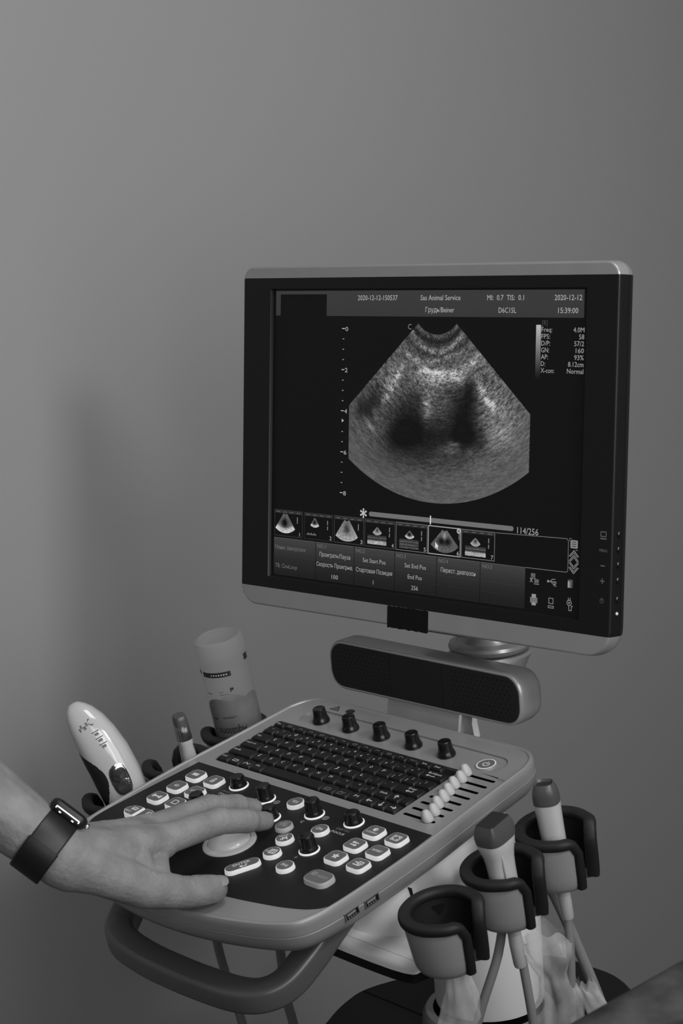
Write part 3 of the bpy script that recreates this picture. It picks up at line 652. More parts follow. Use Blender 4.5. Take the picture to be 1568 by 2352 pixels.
# soft-key menu
XM = [1.2, 48.8, 90.9, 133.5, 175.8, 218.1, 260.2]
for i in range(6):
    x0, x1 = XM[i] + .25, XM[i + 1] - .25
    rows = [(30.4, 15.6), (15.4, .6)] if i == 0 else [(30.4, 25.6), (25.5, 16.6), (16.5, 8.8), (8.6, .6)]
    for (a, c) in rows:
        q = lambda y: .085 + .15 * max(0, (y / 30.4)) ** 1.3
        sb.quad(x0, c, x1, a, .05, q(c), q(a)); sb.quad(x0, c - .05, x1, c + .16, .08, .16 + .12 * c / 30)
    sb.quad(x0, 30.3, x1, 30.6, .08, .36)
    if i: sb.text('NO.%d' % i, x0 + 1.8, 26.4, 3.0, .42, wd=9.2)
for st, x, y, wd in (('Меню заморозки', 3.0, 21.2, 34.4), ('TB: CineLoop', 3.2, 6.2, 25)): sb.text(st, x, y, 3.5, .40, wd=wd)
for st, c, y, wd in (('Проиграть/Пауза', 70.0, 19.6, 33.6), ('Скорость Проигрыв.', 69.9, 11.6, 39.6), ('100', 70.3, 2.7, 7.0),
                     ('Set Start Pos', 112.2, 19.4, 24.0), ('Стартовая Позиция', 112.2, 11.3, 38.0), ('1', 111.6, 2.7, None),
                     ('Set End Pos', 154.6, 19.4, 21.5), ('End Pos', 154.3, 11.0, 14.2), ('256', 154.3, 2.7, 6.8), ('Перест. диапазон', 197.0, 19.4, 33.6)): sb.text(st, c, y, 3.5, .62, wd=wd, al='C')
# icons in the corner
LG = .50
sb.poly(rrect(299.7, 48.2, 306.0, 54.0, .6, 2), LG, .09)
for k in range(3): sb.line([(301.2, 49.6 + 1.5 * k), (304.6, 49.6 + 1.5 * k)], .5, .1, .12)
sb.line([(298.8, 53), (298.8, 55), (300.6, 55)], .4, .4); sb.line([(304.4, 47.0), (306.2, 47.0)], .4, .45)
for y, s_ in ((46.6, -1), (43.2, -1), (30.2, 1), (33.6, 1)): sb.line([(298.8, y + s_ * 4.2), (302.9, y), (307.0, y + s_ * 4.2)], .6, LG); sb.line([(299.8, y + s_ * 4.6), (302.9, y + s_ * 1.5), (306.0, y + s_ * 4.6)], .45, LG)
def pc(x, y, s_=1.0): sb.poly([(x - 2 * s_, y - 1.2 * s_), (x + 2 * s_, y - 1.2 * s_), (x + 2 * s_, y + 1.6 * s_), (x - 2 * s_, y + 1.6 * s_)], .36, .1); sb.line([(x - 2.2 * s_, y - 2 * s_), (x + 2.2 * s_, y - 2 * s_)], .5, LG)
pc(267.2, 25.4); pc(270.4, 21.4); sb.line([(264.6, 23.2), (266.8, 20.6)], .6, LG); sb.line([(266.8, 23.2), (264.6, 20.6)], .6, LG)
sb.line([(280.4, 22.6), (288, 22.6)], .6, LG); sb.poly(circ((280.8, 22.6), 1.0, 10), LG); sb.line([(282.6, 22.6), (284.4, 24.4), (287, 24.4)], .5, LG); sb.line([(283.4, 22.6), (285.2, 20.8), (287, 20.8)], .5, LG); sb.line([(286, 22), (288, 19.4)], .5, LG); sb.line([(288, 22), (286, 19.4)], .5, LG)
for k in range(5): sb.quad(298.2 + k * .9, 19.8, 299.1 + k * .9, 25, .1, .60 - .1 * k)
sb.poly(circ((300.4, 25), 2.3, 16, .8), .3, .12)
sb.poly([(265, 5.6), (271.6, 5.6), (271.6, 9.6), (265, 9.6)], .42); sb.poly([(266.4, 9.4), (270.2, 9.4), (270.2, 12), (266.4, 12)], .55, .12); sb.poly([(266.4, 3.8), (270.2, 3.8), (270.2, 6), (266.4, 6)], .55, .12)
sb.line([(281.8, 6.8), (285.6, 6.8), (285.6, 10.6), (281.8, 10.6)], .5, LG, closed=True); sb.line([(281.4, 3.6), (286, 3.6), (286, 5), (281.4, 5)], .5, LG, closed=True)
m_ = MB(); m_.ringflat((299.8, 9), 1.9, .55, .13); sb.mb(m_, LG); sb.poly(circ((299.8, 9), .8, 8), LG)
sb.line([(299.0, 11), (299.0, 12.6)], .5, LG); sb.line([(300.6, 11), (300.6, 12.6)], .5, LG); sb.line([(299.6, 7), (299.6, 3.6), (301.8, 3.6), (301.8, 6.8), (303, 6.8)], .55, LG)
me = bpy.data.meshes.new('screen'); me.from_pydata([(x * .001, y * .001, z * .001) for x, y, z in sb.v], [], sb.f); me.materials.append(sm)
ca = me.color_attributes.new('glow', 'FLOAT_COLOR', 'POINT'); cols = np.ones((len(sb.v), 4), np.float32)
gl = np.array([lin(float(g)) if g > .0355 else 0.0012 for g in sb.g], np.float32); cols[:, :3] = gl[:, None]; ca.data.foreach_set('color', cols.ravel())
screen = link('screen', me, mon, MMON); screen['label'] = 'lit scan screen with a grey ultrasound fan'

# ---- probe holders: C-shaped cups on both sides
def holder(cx, cy, face):
    W_ = M0 @ Matrix.Translation((cx * .001, cy * .001, -0.020)) @ Matrix.Rotation(R(face), 4, 'Z')
    a0, a1, n = 24.0, 336.0, 56
    def arc(r, z, ext=0.0, sq=1.0): return [(r * math.cos(R(a0 - ext + (a1 - a0 + 2 * ext) * i / n)), r * math.sin(R(a0 - ext + (a1 - a0 + 2 * ext) * i / n)) * sq, z) for i in range(n + 1)]
    ri = lambda z: 26.6 + z * 0.075        # z negative downwards
    b = MB()
    outs = [(-1.5, ri(-1.5) - .2), (-3.5, ri(-3.5)), (-14, ri(-14)), (-28, ri(-28)), (-34, ri(-34) - .4), (-37.5, ri(-36) - 1.6), (-39.6, ri(-37) - 4.2), (-40.2, ri(-38) - 8)]
    rows = []
    for z, r in outs:
        row = arc(r, z)
        for i in range(len(row)):     # rounded upper corners beside the slot
            d = min(i, n - i) * (a1 - a0) / n * PI / 180 * 26
            if d < 9 and z > -10: row[i] = (row[i][0], row[i][1], z - (9 - math.sqrt(max(0, 81 - (9 - d) ** 2))) * (1 + z / 14 if z > -14 else 0))
        rows.append(row)
    b.loft(rows, 0, cap0=False, cap1=False, closed=False)
    inner = [arc(r - 1.6, z)  for (z, r) in outs[1:]]
    b.loft(inner, 0, cap0=False, cap1=False, closed=False)
    sh = b.build('probe_holder', M['cup'], mach, W_, angle=40)
    # rubber liner: thick lip over the rim, down both edges of the slot, and the inside
    b = MB()
    path = []
    for i in range(n + 1):
        a = R(a0 + (a1 - a0) * i / n); d = min(i, n - i) * (a1 - a0) / n * PI / 180 * 26
        dz = 0 if d >= 8 else -(8 - math.sqrt(max(0, 64 - (8 - d) ** 2)))
        wob = 1.0 + 0.05 * math.exp(-((d - 9) / 6.0) ** 2)
        path.append((24.2 * wob * math.cos(a), 24.2 * wob * math.sin(a), 0.2 + dz))
    def down(sgn):
        a = R(a0 - 1.5) * sgn; return [((24.2 + .0) * math.cos(a) * k, 24.2 * math.sin(a) * k, z) for z, k in ((-9, 1.0), (-16, .985), (-24, .965), (-32, .94), (-37, .91))]
    full = list(reversed(down(1))) + path + down(-1)
    # cross-section turned so that its width points radially
    loops = []
    for k, p in enumerate(full):
        p = Vector(p); t = (Vector(full[min(k + 1, len(full) - 1)]) - Vector(full[max(k - 1, 0)])).normalized()
        rad = Vector((p.x, p.y, 0)).normalized(); rad = (rad - t * rad.dot(t)).normalized(); bn = t.cross(rad).normalized()
        loops.append([p + rad * (4.5 * math.copysign(abs(math.cos(q)) ** .7, math.cos(q))) + bn * (3.5 * math.copysign(abs(math.sin(q)) ** .7, math.sin(q))) for q in [2 * PI * i / 14 for i in range(14)]])
    b.loft(loops, 0)
    b.loft([arc(22.3, -2), arc(21.2, -12), arc(20.3, -28), arc(18.5, -38)], 0, cap0=False, cap1=False, closed=False)
    b.build('rubber_liner', M['rubber'], sh, W_, angle=60)
    b = MB(); b.T = Matrix.Rotation(R(-face + (-38 if cx > 0 else 38)), 4, 'Z'); s_ = -1 if cx > 0 else 1
    b.box((s_ * 33, 0, -13), (24, 9, 11), 0); b.build('holder_bracket', M['base'], sh, W_)
    return W_
for cy, fr in ((61, 8), (5, 10), (-56, 11)):
    holder(178, cy, fr)
for cy, fr in ((70, 8), (6, 10), (-56, 11)): holder(-178, cy, 180 - fr)

# ---- handle loop under the front edge
hp = [(-78, -60, -34), (-84, -84, -46), (-91, -112, -58), (-90, -130, -64), (-80, -142, -66.5), (-62, -149.5, -67), (-30, -153.5, -67), (0, -154, -67), (30, -153.0, -67), (62, -149.5, -67), (80, -142, -66.5), (90, -128, -63), (95, -108, -52), (97, -88, -40), (97, -66, -30)]
hp[0:3] = [(-97, -66, -30), (-97, -88, -40), (-95, -108, -52)]
b = MB(); hp2 = catmull(hp, 5, closed=False); loops = []
for k, p in enumerate(hp2):
    p = Vector(p); t = (Vector(hp2[min(k + 1, len(hp2) - 1)]) - Vector(hp2[max(k - 1, 0)])).normalized()
    side = t.cross(Vector((0, 0, 1))).normalized(); bn = side.cross(t).normalized()
    sec = rrect(-11.0, -9.0, 11.0, 9.0, 4.0, 4)
    loops.append([p + side * u + bn * v for u, v in sec])
b.loft(loops, 0); b.build('handle', M['silverdk'], mach, angle=50)

# ---- white lift plate below the console, column, collar and dark cart body (these stand plumb)
MV = Matrix.Translation((0, 0, 0.85))
b = MB(); b.prism(catmull([(-146, -40), (-128, -52), (0, -52), (128, -52), (146, -40), (140, -18), (112, 40), (80, 100), (50, 122), (-50, 122), (-80, 100), (-112, 40), (-140, -18)], 5), -86, -78, 0, bev=5, steps=4); lp_ = b.build('lift_plate', M['white'], mach, MV, angle=60)
b = MB(); b.prism(inset(catmull([(-146, -40), (-128, -52), (0, -52), (128, -52), (146, -40), (140, -18), (112, 40), (80, 100), (50, 122), (-50, 122), (-80, 100), (-112, 40), (-140, -18)], 5), .6), -93, -85.5, 0); b.build('plate_edge_shade', M['base'], lp_, MV)  # dark strip added to give the plate's front edge its shade
b = MB(); b.loft([[(x, y, z) for x, y in rrect(-112 + d, -48 + d, 112 - d, 104 - d, 30 - d, 6)] for z, d in ((-78, 0), (-45, 4), (-24, 10))], 0); b.box((0, -20, -60), (221.6, .6, 36), 1); b.build('console_pedestal', [M['white'], M['pit']], mach, M0)
b = MB(); b.lathe([(44, -232), (45, -228), (45, -108), (43, -98), (36, -92), (20, -90), (.4, -89)], 0, 40, (2, 172)); b.build('column', M['white'], mach, MV)
b = MB(); b.loft([[(x, y, z) for x, y in rrect(-34, 60, 38, 172, 10, 3)] for z in (-128, -92)], 0); b.build('lift_arm', M['white'], mach, MV)
b = MB(); b.lathe([(55, -262), (56, -256), (55, -243), (52, -238), (46, -237)], 0, 44, (2, 170), cap1=False); b.build('column_collar', M['silver'], mach, MV)
cb = [(0, -40), (50, -34), (82, -6), (96, 50), (106, 80), (121, 115), (126, 148), (112, 195), (88, 262), (40, 300), (0, 305)]
cb = cb + [(-x, y) for x, y in reversed(cb[1:-1])]
b = MB(); co_ = catmull(cb, 4)
b.loft([[(x, y, z) for x, y in inset(co_, d)] for z, d in ((-620, 12), (-600, 0), (-262, 0), (-256, 1.5), (-253, 5))], 0)
b.box((0, 143, -252.9), (240, 1.2, .6), 1)
b.build('cart_body', [M['base'], M['pit']], mach, MV, angle=30)
for sx in (-1, 1):
    for sy in (-1, 1):
        b = MB(); b.tube([(sx * 70, 130 + sy * 80, -610), (sx * 210, 130 + sy * 210, -740)], [26, 18], 0, 12); b.build('cart_leg', M['base'], mach, MV)
        b = MB(); b.T = Matrix.Translation((sx * 210, 130 + sy * 210, -800)) @ Matrix.Rotation(R(90), 4, 'Y'); b.lathe([(30, -14), (48, -14), (50, -8), (50, 8), (48, 14), (30, 14)], 0, 28); b.box((-25, 0, 0), (55, 10, 36), 0); b.build('caster', M['rubber'], mach, MV)
# ================================================================== THINGS IN THE HOLDERS
def at0(x, y, z): return M0 @ Matrix.Translation((x * .001, y * .001, z * .001))
def loc0(x, y, z): return M0 @ Vector((x * .001, y * .001, z * .001))
def sect(w_, d, z, e=2.4, ox=0.0, oy=0.0, n=36):
    pts = []
    for i in range(n):
        a = 2 * PI * i / n; c, s_ = math.cos(a), math.sin(a)
        pts.append((ox + w_ / 2 * math.copysign(abs(c) ** (2 / e), c), oy + d / 2 * math.copysign(abs(s_) ** (2 / e), s_), z))
    return pts
def cable(path_world, rad, parent, name='cable', m='cable'):
    b = MB(); b.tube(catmull(path_world, 6, closed=False), rad, 0, 12); return b.build(name, M[m], parent, Matrix.Identity(4), scale=1.0)
def W3(x, y, z): return tuple(loc0(x, y, z))

# ---- convex probe in the middle right holder
MP = at0(178, 5, 0) @ Matrix.Rotation(R(97), 4, 'Z')
pr = empty('ultrasound_probe', 'light grey ultrasound probe with flared dark head standing in the middle right holder', 'ultrasound probe', MP, 'probes standing in the side holders')
b = MB()
b.loft([sect(w_, d, z, e) for z, w_, d, e in ((-76, 8, 8, 2), (-64, 12, 12, 2), (-52, 18, 15, 2.2), (-36, 21, 16.5, 2.3), (-22, 21.5, 16.5, 2.3), (-14, 22, 17, 2.4), (-8, 24, 18, 2.5), (-3, 27.4, 20, 2.6), (2, 28.2, 20.6, 2.9), (4, 28.2, 20.6, 3.0))], 0)
b.build('handle_body', M['probe'], pr, MP)
b = MB(); b.loft([sect(w_, d, z, e) for z, w_, d, e in ((2.5, 28.4, 20.8, 3.2), (7, 28.0, 20.2, 4.5), (11.5, 25.6, 18.0, 7.0), (16.0, 21.6, 14.4, 12.0))], 0)
b.build('probe_head', M['probehead'], pr, MP, angle=30)
b = MB(); b.loft([sect(w_, d, z, 12) for z, w_, d in ((15.9, 21.2, 14.0), (16.3, 20.8, 13.6), (16.35, 18, 12))], 0); b.build('lens', M['probelens'], pr, MP, angle=25)
b = MB(); b.tube([(-7.4, -7.6, -5), (-6.4, -7.7, -8), (-6.2, -7.8, -14), (-6.2, -7.8, -24)], [.9, 1.1, 1.1, .8], 0, 8); b.build('marker_ridge', M['probe'], pr, MP)
b = MB(); b.T = None; b.lathe([(4.2, -98), (4.6, -96), (4.9, -80), (4.6, -70)], 0, 20); b.build('strain_relief', M['probe'], pr, MP)
p0 = loc0(178, 5, -96)
cable([tuple(p0 + Vector((0, .002, .004))), tuple(p0 + Vector((0.003, .006, -.04))), tuple(p0 + Vector((.004, .010, -.09))), tuple(p0 + Vector((.0, .02, -.16))), tuple(p0 + Vector((-.02, .05, -.30))), tuple(p0 + Vector((-.06, .10, -.42)))], .0033, pr)
# ---- slim probe in the rear right holder
MP = at0(176, 61, 0) @ Matrix.Rotation(R(32), 4, 'Z')
pr = empty('ultrasound_probe', 'slim light grey ultrasound probe with small hollow dark tip standing in the rear right holder', 'ultrasound probe', MP, 'probes standing in the side holders')
b = MB(); b.loft([sect(w_, d, z, e) for z, w_, d, e in ((-76, 8, 8, 2), (-60, 13, 12, 2), (-40, 17, 15, 2.2), (-20, 17.5, 16, 2.3), (-8, 18, 17, 2.3), (-2, 18.4, 17.5, 2.4), (3, 18.6, 18, 2.5))], 0)
b.build('handle_body', M['probe'], pr, MP)
b = MB(); hd = [sect(w_, d, z, e) for z, w_, d, e in ((1.5, 18.9, 18.2, 2.5), (7, 18.6, 17.6, 2.7), (12, 16.6, 15.6, 2.9), (15.5, 13.4, 12, 3), (16.2, 12.6, 10.8, 3), (14.4, 11, 9, 3))]
b.loft(hd, 0, cap1=False); b.add(hd[-1], [list(range(36))], 1); b.build('probe_head', [M['probehead'], M['probelens']], pr, MP)
b = MB(); b.lathe([(4.0, -92), (4.4, -90), (4.7, -78), (4.4, -70)], 0, 20); b.build('strain_relief', M['probe'], pr, MP)
p1 = loc0(176, 61, -90)
cable([tuple(p1 + Vector((0, .0, .004))), tuple(p1 + Vector((.000, .001, -.03))), tuple(p1 + Vector((-.002, .002, -.07))), tuple(p1 + Vector((-.004, .005, -.12))), tuple(p1 + Vector((-.01, .03, -.22))), tuple(p1 + Vector((-.05, .09, -.36)))], .0032, pr)

# ---- loose cables on both sides
def lone(label, pts, rad, m='cable'):
    b = MB(); b.tube(catmull(pts, 6, closed=False), rad, 0, 12); o = b.build('cable', M[m], None, Matrix.Identity(4), scale=1.0)
    return tag(o, label, 'cable', 'loose cables hanging under the console')
q = loc0(168, 12, -52)
lone('thick grey cable slanting down to the left beneath the middle right holder', [tuple(q), tuple(q + Vector((-.004, -.006, -.04))), tuple(q + Vector((-.016, -.022, -.10))), tuple(q + Vector((-.030, -.03, -.20))), tuple(q + Vector((-.05, .02, -.33)))], .0033)
q = loc0(152, 62, -52)
lone('grey cable slanting right behind the slim probe under the rear right holder', [tuple(q), tuple(q + Vector((.002, .016, -.03))), tuple(q + Vector((.006, .034, -.075))), tuple(q + Vector((.012, .06, -.15))), tuple(q + Vector((.0, .12, -.30)))], .0040)
lone('dark cable hanging behind the opening of the front handle, slanting right', [(-.178, .028, .85 - .05), (-.18, .031, .85 - .14), (-.18, .036, .85 - .19), (-.18, .044, .85 - .227), (-.18, .056, .85 - .275), (-.182, .08, .85 - .40)], .0038)
lone('dark cable hanging straight down below the right arm of the handle', [(-.178, .096, .85 - .07), (-.18, .102, .85 - .20), (-.18, .106, .85 - .265), (-.18, .112, .85 - .30), (-.18, .125, .85 - .42)], .0042)
lone('blurred dark cable hanging left of the front right holder above the black cart', [(-.15, .30, .85 - .14), (-.15, .268, .85 - .24), (-.15, .258, .85 - .272), (-.155, .25, .85 - .30), (-.16, .24, .85 - .42)], .0046)

# ---- gel bottle upside down in the rear left holder
MBt = at0(-175.5, 73, 0)
bt = empty('gel_bottle', 'clear plastic gel bottle standing upside down in the rear left holder, half full', 'bottle', MBt)
clear = mat('clear_plastic', 0.42, 0.25, trans=0.55, ior=1.10, var=0.02, alpha=0.42, spec=0.4); gelm = mat('clear_gel', 0.16, 0.35, trans=0.35, ior=1.2, var=0.35, vscale=60, alpha=0.93)
b = MB(); b.lathe([(8, -60), (9, -58), (9, -46), (16, -40), (19.6, -33), (20.2, -28), (20.2, 48), (20.8, 50), (20.9, 52), (20.8, 60.5), (19.8, 63.5), (17, 65.0), (14, 64.0), (.3, 62.8)], 0, 48); b.build('bottle_wall', clear, bt, MBt)
b = MB(); n = 48; rows = [[(8.2 * math.cos(2 * PI * i / n), 8.2 * math.sin(2 * PI * i / n), -56) for i in range(n)], [(19.2 * math.cos(2 * PI * i / n), 19.2 * math.sin(2 * PI * i / n), -32) for i in range(n)], [(19.6 * math.cos(2 * PI * i / n), 19.6 * math.sin(2 * PI * i / n), -22) for i in range(n)]]
rows.append([(19.6 * math.cos(2 * PI * i / n), 19.6 * math.sin(2 * PI * i / n), 8 + 8 * math.sin(2 * PI * i / n + 2.2) + 3 * math.sin(6 * PI * i / n)) for i in range(n)])
rows.append([(12 * math.cos(2 * PI * i / n), 12 * math.sin(2 * PI * i / n), 1 + 5 * math.sin(2 * PI * i / n + 2.4)) for i in range(n)]); rows.append([(.4 * math.cos(2 * PI * i / n), .4 * math.sin(2 * PI * i / n), -4) for i in range(n)])
b.loft(rows, 0); b.build('gel', gelm, bt, MBt)
def wrap(b, st, a_c, zc, h, wd, mi, rad=20.55, flip=True):
    vs, fs, (x0, x1) = text_geo(st); k = wd / (x1 - x0); out = []
    for x, y in vs:
        u = (x - (x0 + x1) / 2) * k; v = y * h
        if flip: u, v = -u, -v
        a = R(a_c) + u / rad; out.append((rad * math.cos(a), rad * math.sin(a), zc + v))
    b.add(out, fs, mi)
def band(b, a0, a1, z0, z1, mi, rad=20.5, n=20):
    b.add([(rad * math.cos(R(a0 + (a1 - a0) * i / n)), rad * math.sin(R(a0 + (a1 - a0) * i / n)), z) for z in (z0, z1) for i in range(n + 1)], [[i, i + 1, n + 2 + i, n + 1 + i] for i in range(n)], mi)
b = MB()
band(b, -100, -26, 36.2, 40.6, 0); band(b, -128, -108, 37.4, 41.0, 0); band(b, 18, 34, 43.5, 49, 0, 20.7)
[band(b, -74 + 6 * k, -71 + 6 * k, 37.8, 38.8, 2, 20.7, 2) for k in range(7)]
b.build('dark_band', [M['ink'], M['inkgrey'], M['print']], bt, MBt, smooth=False); b = MB()
wrap(b, 'Aquasonic', -53, -9.5, 7.5, 26, 0); wrap(b, 'ULTRASOUND', -52, 0.8, 2.0, 12, 0); band(b, -96, -84, -2, -.6, 0)
band(b, -62, -40, 20.3, 21, 1); band(b, -64, -50, 22.8, 23.3, 1); band(b, -34, -28, 23.6, 25.8, 0); band(b, -36, -34, 22, 25.8, 0); band(b, -100, -84, 21, 21.8, 1)
b.build('printed_label', [M['ink'], M['inkgrey'], M['print']], bt, MBt, smooth=False)

# ---- small probe in the middle left holder
MP = at0(-165.5, 10.5, 0) @ Matrix.Rotation(R(-20), 4, 'Z') @ Matrix.Rotation(R(1), 4, 'Y')
sp = empty('ultrasound_probe', 'small narrow probe with dark rounded tip standing in the middle left holder', 'ultrasound probe', MP, 'probes standing in the side holders')
b = MB(); b.loft([sect(w_, d, z, e) for z, w_, d, e in ((-66, 9, 8, 2), (-40, 14, 12, 2.2), (-20, 15, 13, 2.4), (-9, 14.5, 12, 2.4), (-3, 13, 11, 2.4), (-1, 14.2, 12, 2.6), (3.5, 14.4, 12, 2.8))], 0); b.build('handle_body', M['probe'], sp, MP)
b = MB(); b.loft([sect(w_, d, z, e) for z, w_, d, e in ((3, 14.6, 12.2, 2.8), (12, 14.2, 11.6, 3), (16, 13.6, 11, 3)) ], 0); b.build('probe_head', M['chrome'], sp, MP)
b = MB(); b.loft([sect(w_, d, z, e) for z, w_, d, e in ((15.8, 13.8, 11.2, 3), (20, 13.4, 10.8, 3), (23, 12.4, 10, 3), (23.8, 11, 9, 3))], 0); b.build('lens', M['probehead'], sp, MP)

# ---- white hair clipper leaning in the front left holder
base = loc0(-166, -53, -26); tip = loc0(-199.5, -60, 58); az = (tip - base).normalized()
view = Vector((0.72, -0.66, 0.2)); ax_ = az.cross(view).normalized() * -1; ay_ = az.cross(ax_).normalized()
ML = (tip - base).length * 1000
MC = Matrix.Translation(base) @ Matrix((ax_, ay_, az)).transposed().to_4x4()
hc = empty('hair_clipper', 'glossy white cordless hair clipper with dark side grip leaning out of the front left holder', 'hair clipper', MC)
def clip_c(z):   # centre shift of the curved body along local x
    return -3.2 * math.sin(PI * min(1, max(0, z / ML)))
prof = [(-30, 30, 28), (-8, 33, 30), (8, 35.5, 32), (25, 37.5, 33), (45, 37, 33), (62, 34, 31), (75, 29.5, 27), (84, 23, 21), (89, 16.5, 15), (92.5, 9, 8), (93.3, 3, 3)]
b = MB(); b.loft([sect(w_, d, z, 2.5, clip_c(z) - 0.0) for z, w_, d in prof], 0); b.build('clipper_body', M['gloss'], hc, MC, angle=60)
def csurf(a, z, off=0.3):
    """point on the clipper body: a = angle round it in degrees (90 faces forward), z along it"""
    for k in range(len(prof) - 1):
        if prof[k][0] <= z <= prof[k + 1][0]:
            t = (z - prof[k][0]) / (prof[k + 1][0] - prof[k][0]); w_ = prof[k][1] * (1 - t) + prof[k + 1][1] * t; d = prof[k][2] * (1 - t) + prof[k + 1][2] * t
    c, s_ = math.cos(R(a)), math.sin(R(a)); e = 2 / 2.5
    return (clip_c(z) + (w_ / 2 + off) * math.copysign(abs(c) ** e, c), (d / 2 + off) * math.copysign(abs(s_) ** e, s_), z)
b = MB(); n = 24; rows = []
for i in range(n + 1):
    t = i / n; z = 3 + 55 * t; hi = 6 + 76 * math.sin(PI * t) ** .7
    rows.append([csurf(-16 + (hi + 16) * j / 8, z, .35 if 0 < j < 8 else -.2) for j in range(9)])
b.loft(rows, 0, cap0=False, cap1=False, closed=False); b.build('side_grip', M['rubber'], hc, MC)
b = MB()
for zz in (66.5, 61.0, 55.5):
    b.add([csurf(90 + q, zz + h, .25) for q, h in ((3, -.3), (22, -.3), (22, .3), (3, .3))], [[0, 1, 2, 3]], 0)
    b.add([csurf(90 + q, zz + h, .25) for q, h in ((6, -3.2), (16, -3.2), (16, -1.2), (6, -1.2))], [[0, 1, 2, 3]], 1)
pts = [(90 + 16 - 7 * math.cos(R(q)), 74.5 + 2.6 * math.sin(R(q))) for q in range(-120, 130, 25)]
for p, q in zip(pts[:-1], pts[1:]):
    b.add([csurf(p[0], p[1], .25), csurf(q[0], q[1], .25), csurf(q[0] + .6, q[1] + .75, .25), csurf(p[0] + .6, p[1] + .75, .25)], [[0, 1, 2, 3]], 0)
for k in range(4): b.add([csurf(92 - k * 6 + q, 75 - (k % 2) * 2 + h, .25) for q, h in ((0, -1.6), (4.5, -1.6), (4.5, 1.2), (0, 1.2))], [[0, 1, 2, 3]], 1)
b.build('printed_marks', [M['ink'], M['inkgrey']], hc, MC, smooth=False)
def pill(a0, z0, ha, hz, off0, off1, b, mi, n=20):
    rows = []
    for off, k in ((off0, 1.0), (off1 * .7 + off0 * .3, 1.0), (off1, .86)):
        rows.append([csurf(a0 + ha * k * math.copysign(abs(math.cos(2 * PI * i / n)) ** .8, math.cos(2 * PI * i / n)), z0 + hz * k * math.copysign(abs(math.sin(2 * PI * i / n)) ** .8, math.sin(2 * PI * i / n)), off) for i in range(n)])
    b.loft(rows, mi, cap0=False)
b = MB(); pill(101, 24, 19, 13, -.3, 1.0, b, 0); sw = b.build('slide_switch', M['chrome'], hc, MC)
b = MB(); pill(101, 28.2, 13.5, 5.0, .8, 2.6, b, 0); b.build('switch_thumb', M['chrome'], sw, MC)
b = MB(); pill(101, 18.6, 13.5, 5.0, .8, 2.6, b, 0); b.build('switch_thumb', M['chrome'], sw, MC)

# ================================================================== EXAMINATION TABLE (foreground, right)
et = empty('exam_table', 'dark mottled padded examination table in the right foreground', 'table', Matrix.Translation((0.76, -0.3, 0)))
b = MB(); o_ = rrect(447, -1150, 1060, 20, 60, 8)
b.loft([[(x, y, z) for x, y in inset(o_, d)] for z, d in ((-52, 8), (-48, 2), (-40, 0), (38, 0), (48, 2), (55, 7), (59, 14), (60, 24))], 0); b.build('padded_top', M['leather'], et, MV)
b = MB(); b.box((755, -565, -90), (540, 1050, 50), 0); b.build('frame', M['silverdk'], et, MV)
for x in (520, 990):
    for y in (-1050, -80): b = MB(); b.box((x, y, -482), (45, 45, 735), 0); b.build('leg', M['silverdk'], et, MV)

# ================================================================== PLASTIC BAGS round the probe cables
bag = bpy.data.materials.new('clear_film'); bag.use_nodes = True; nt = bag.node_tree; pb = nt.nodes['Principled BSDF']
pb.inputs['Base Color'].default_value = (.80, .80, .80, 1); pb.inputs['Roughness'].default_value = .16; pb.inputs['Specular IOR Level'].default_value = .8
tc = nt.nodes.new('ShaderNodeTexCoord'); n1 = nt.nodes.new('ShaderNodeTexNoise'); n1.inputs['Scale'].default_value = 60; n1.inputs['Detail'].default_value = 2; nt.links.new(tc.outputs['Object'], n1.inputs['Vector'])
mr = nt.nodes.new('ShaderNodeMapRange'); mr.inputs['From Min'].default_value = .3; mr.inputs['From Max'].default_value = .75; mr.inputs['To Min'].default_value = .17; mr.inputs['To Max'].default_value = .46
nt.links.new(n1.outputs['Fac'], mr.inputs['Value']); nt.links.new(mr.outputs['Result'], pb.inputs['Alpha'])
n2 = nt.nodes.new('ShaderNodeTexNoise'); n2.inputs['Scale'].default_value = 45; n2.inputs['Detail'].default_value = 1; nt.links.new(tc.outputs['Object'], n2.inputs['Vector'])
bp = nt.nodes.new('ShaderNodeBump'); bp.inputs['Strength'].default_value = .5; bp.inputs['Distance'].default_value = .004; nt.links.new(n2.outputs['Fac'], bp.inputs['Height']); nt.links.new(bp.outputs['Normal'], pb.inputs['Normal'])
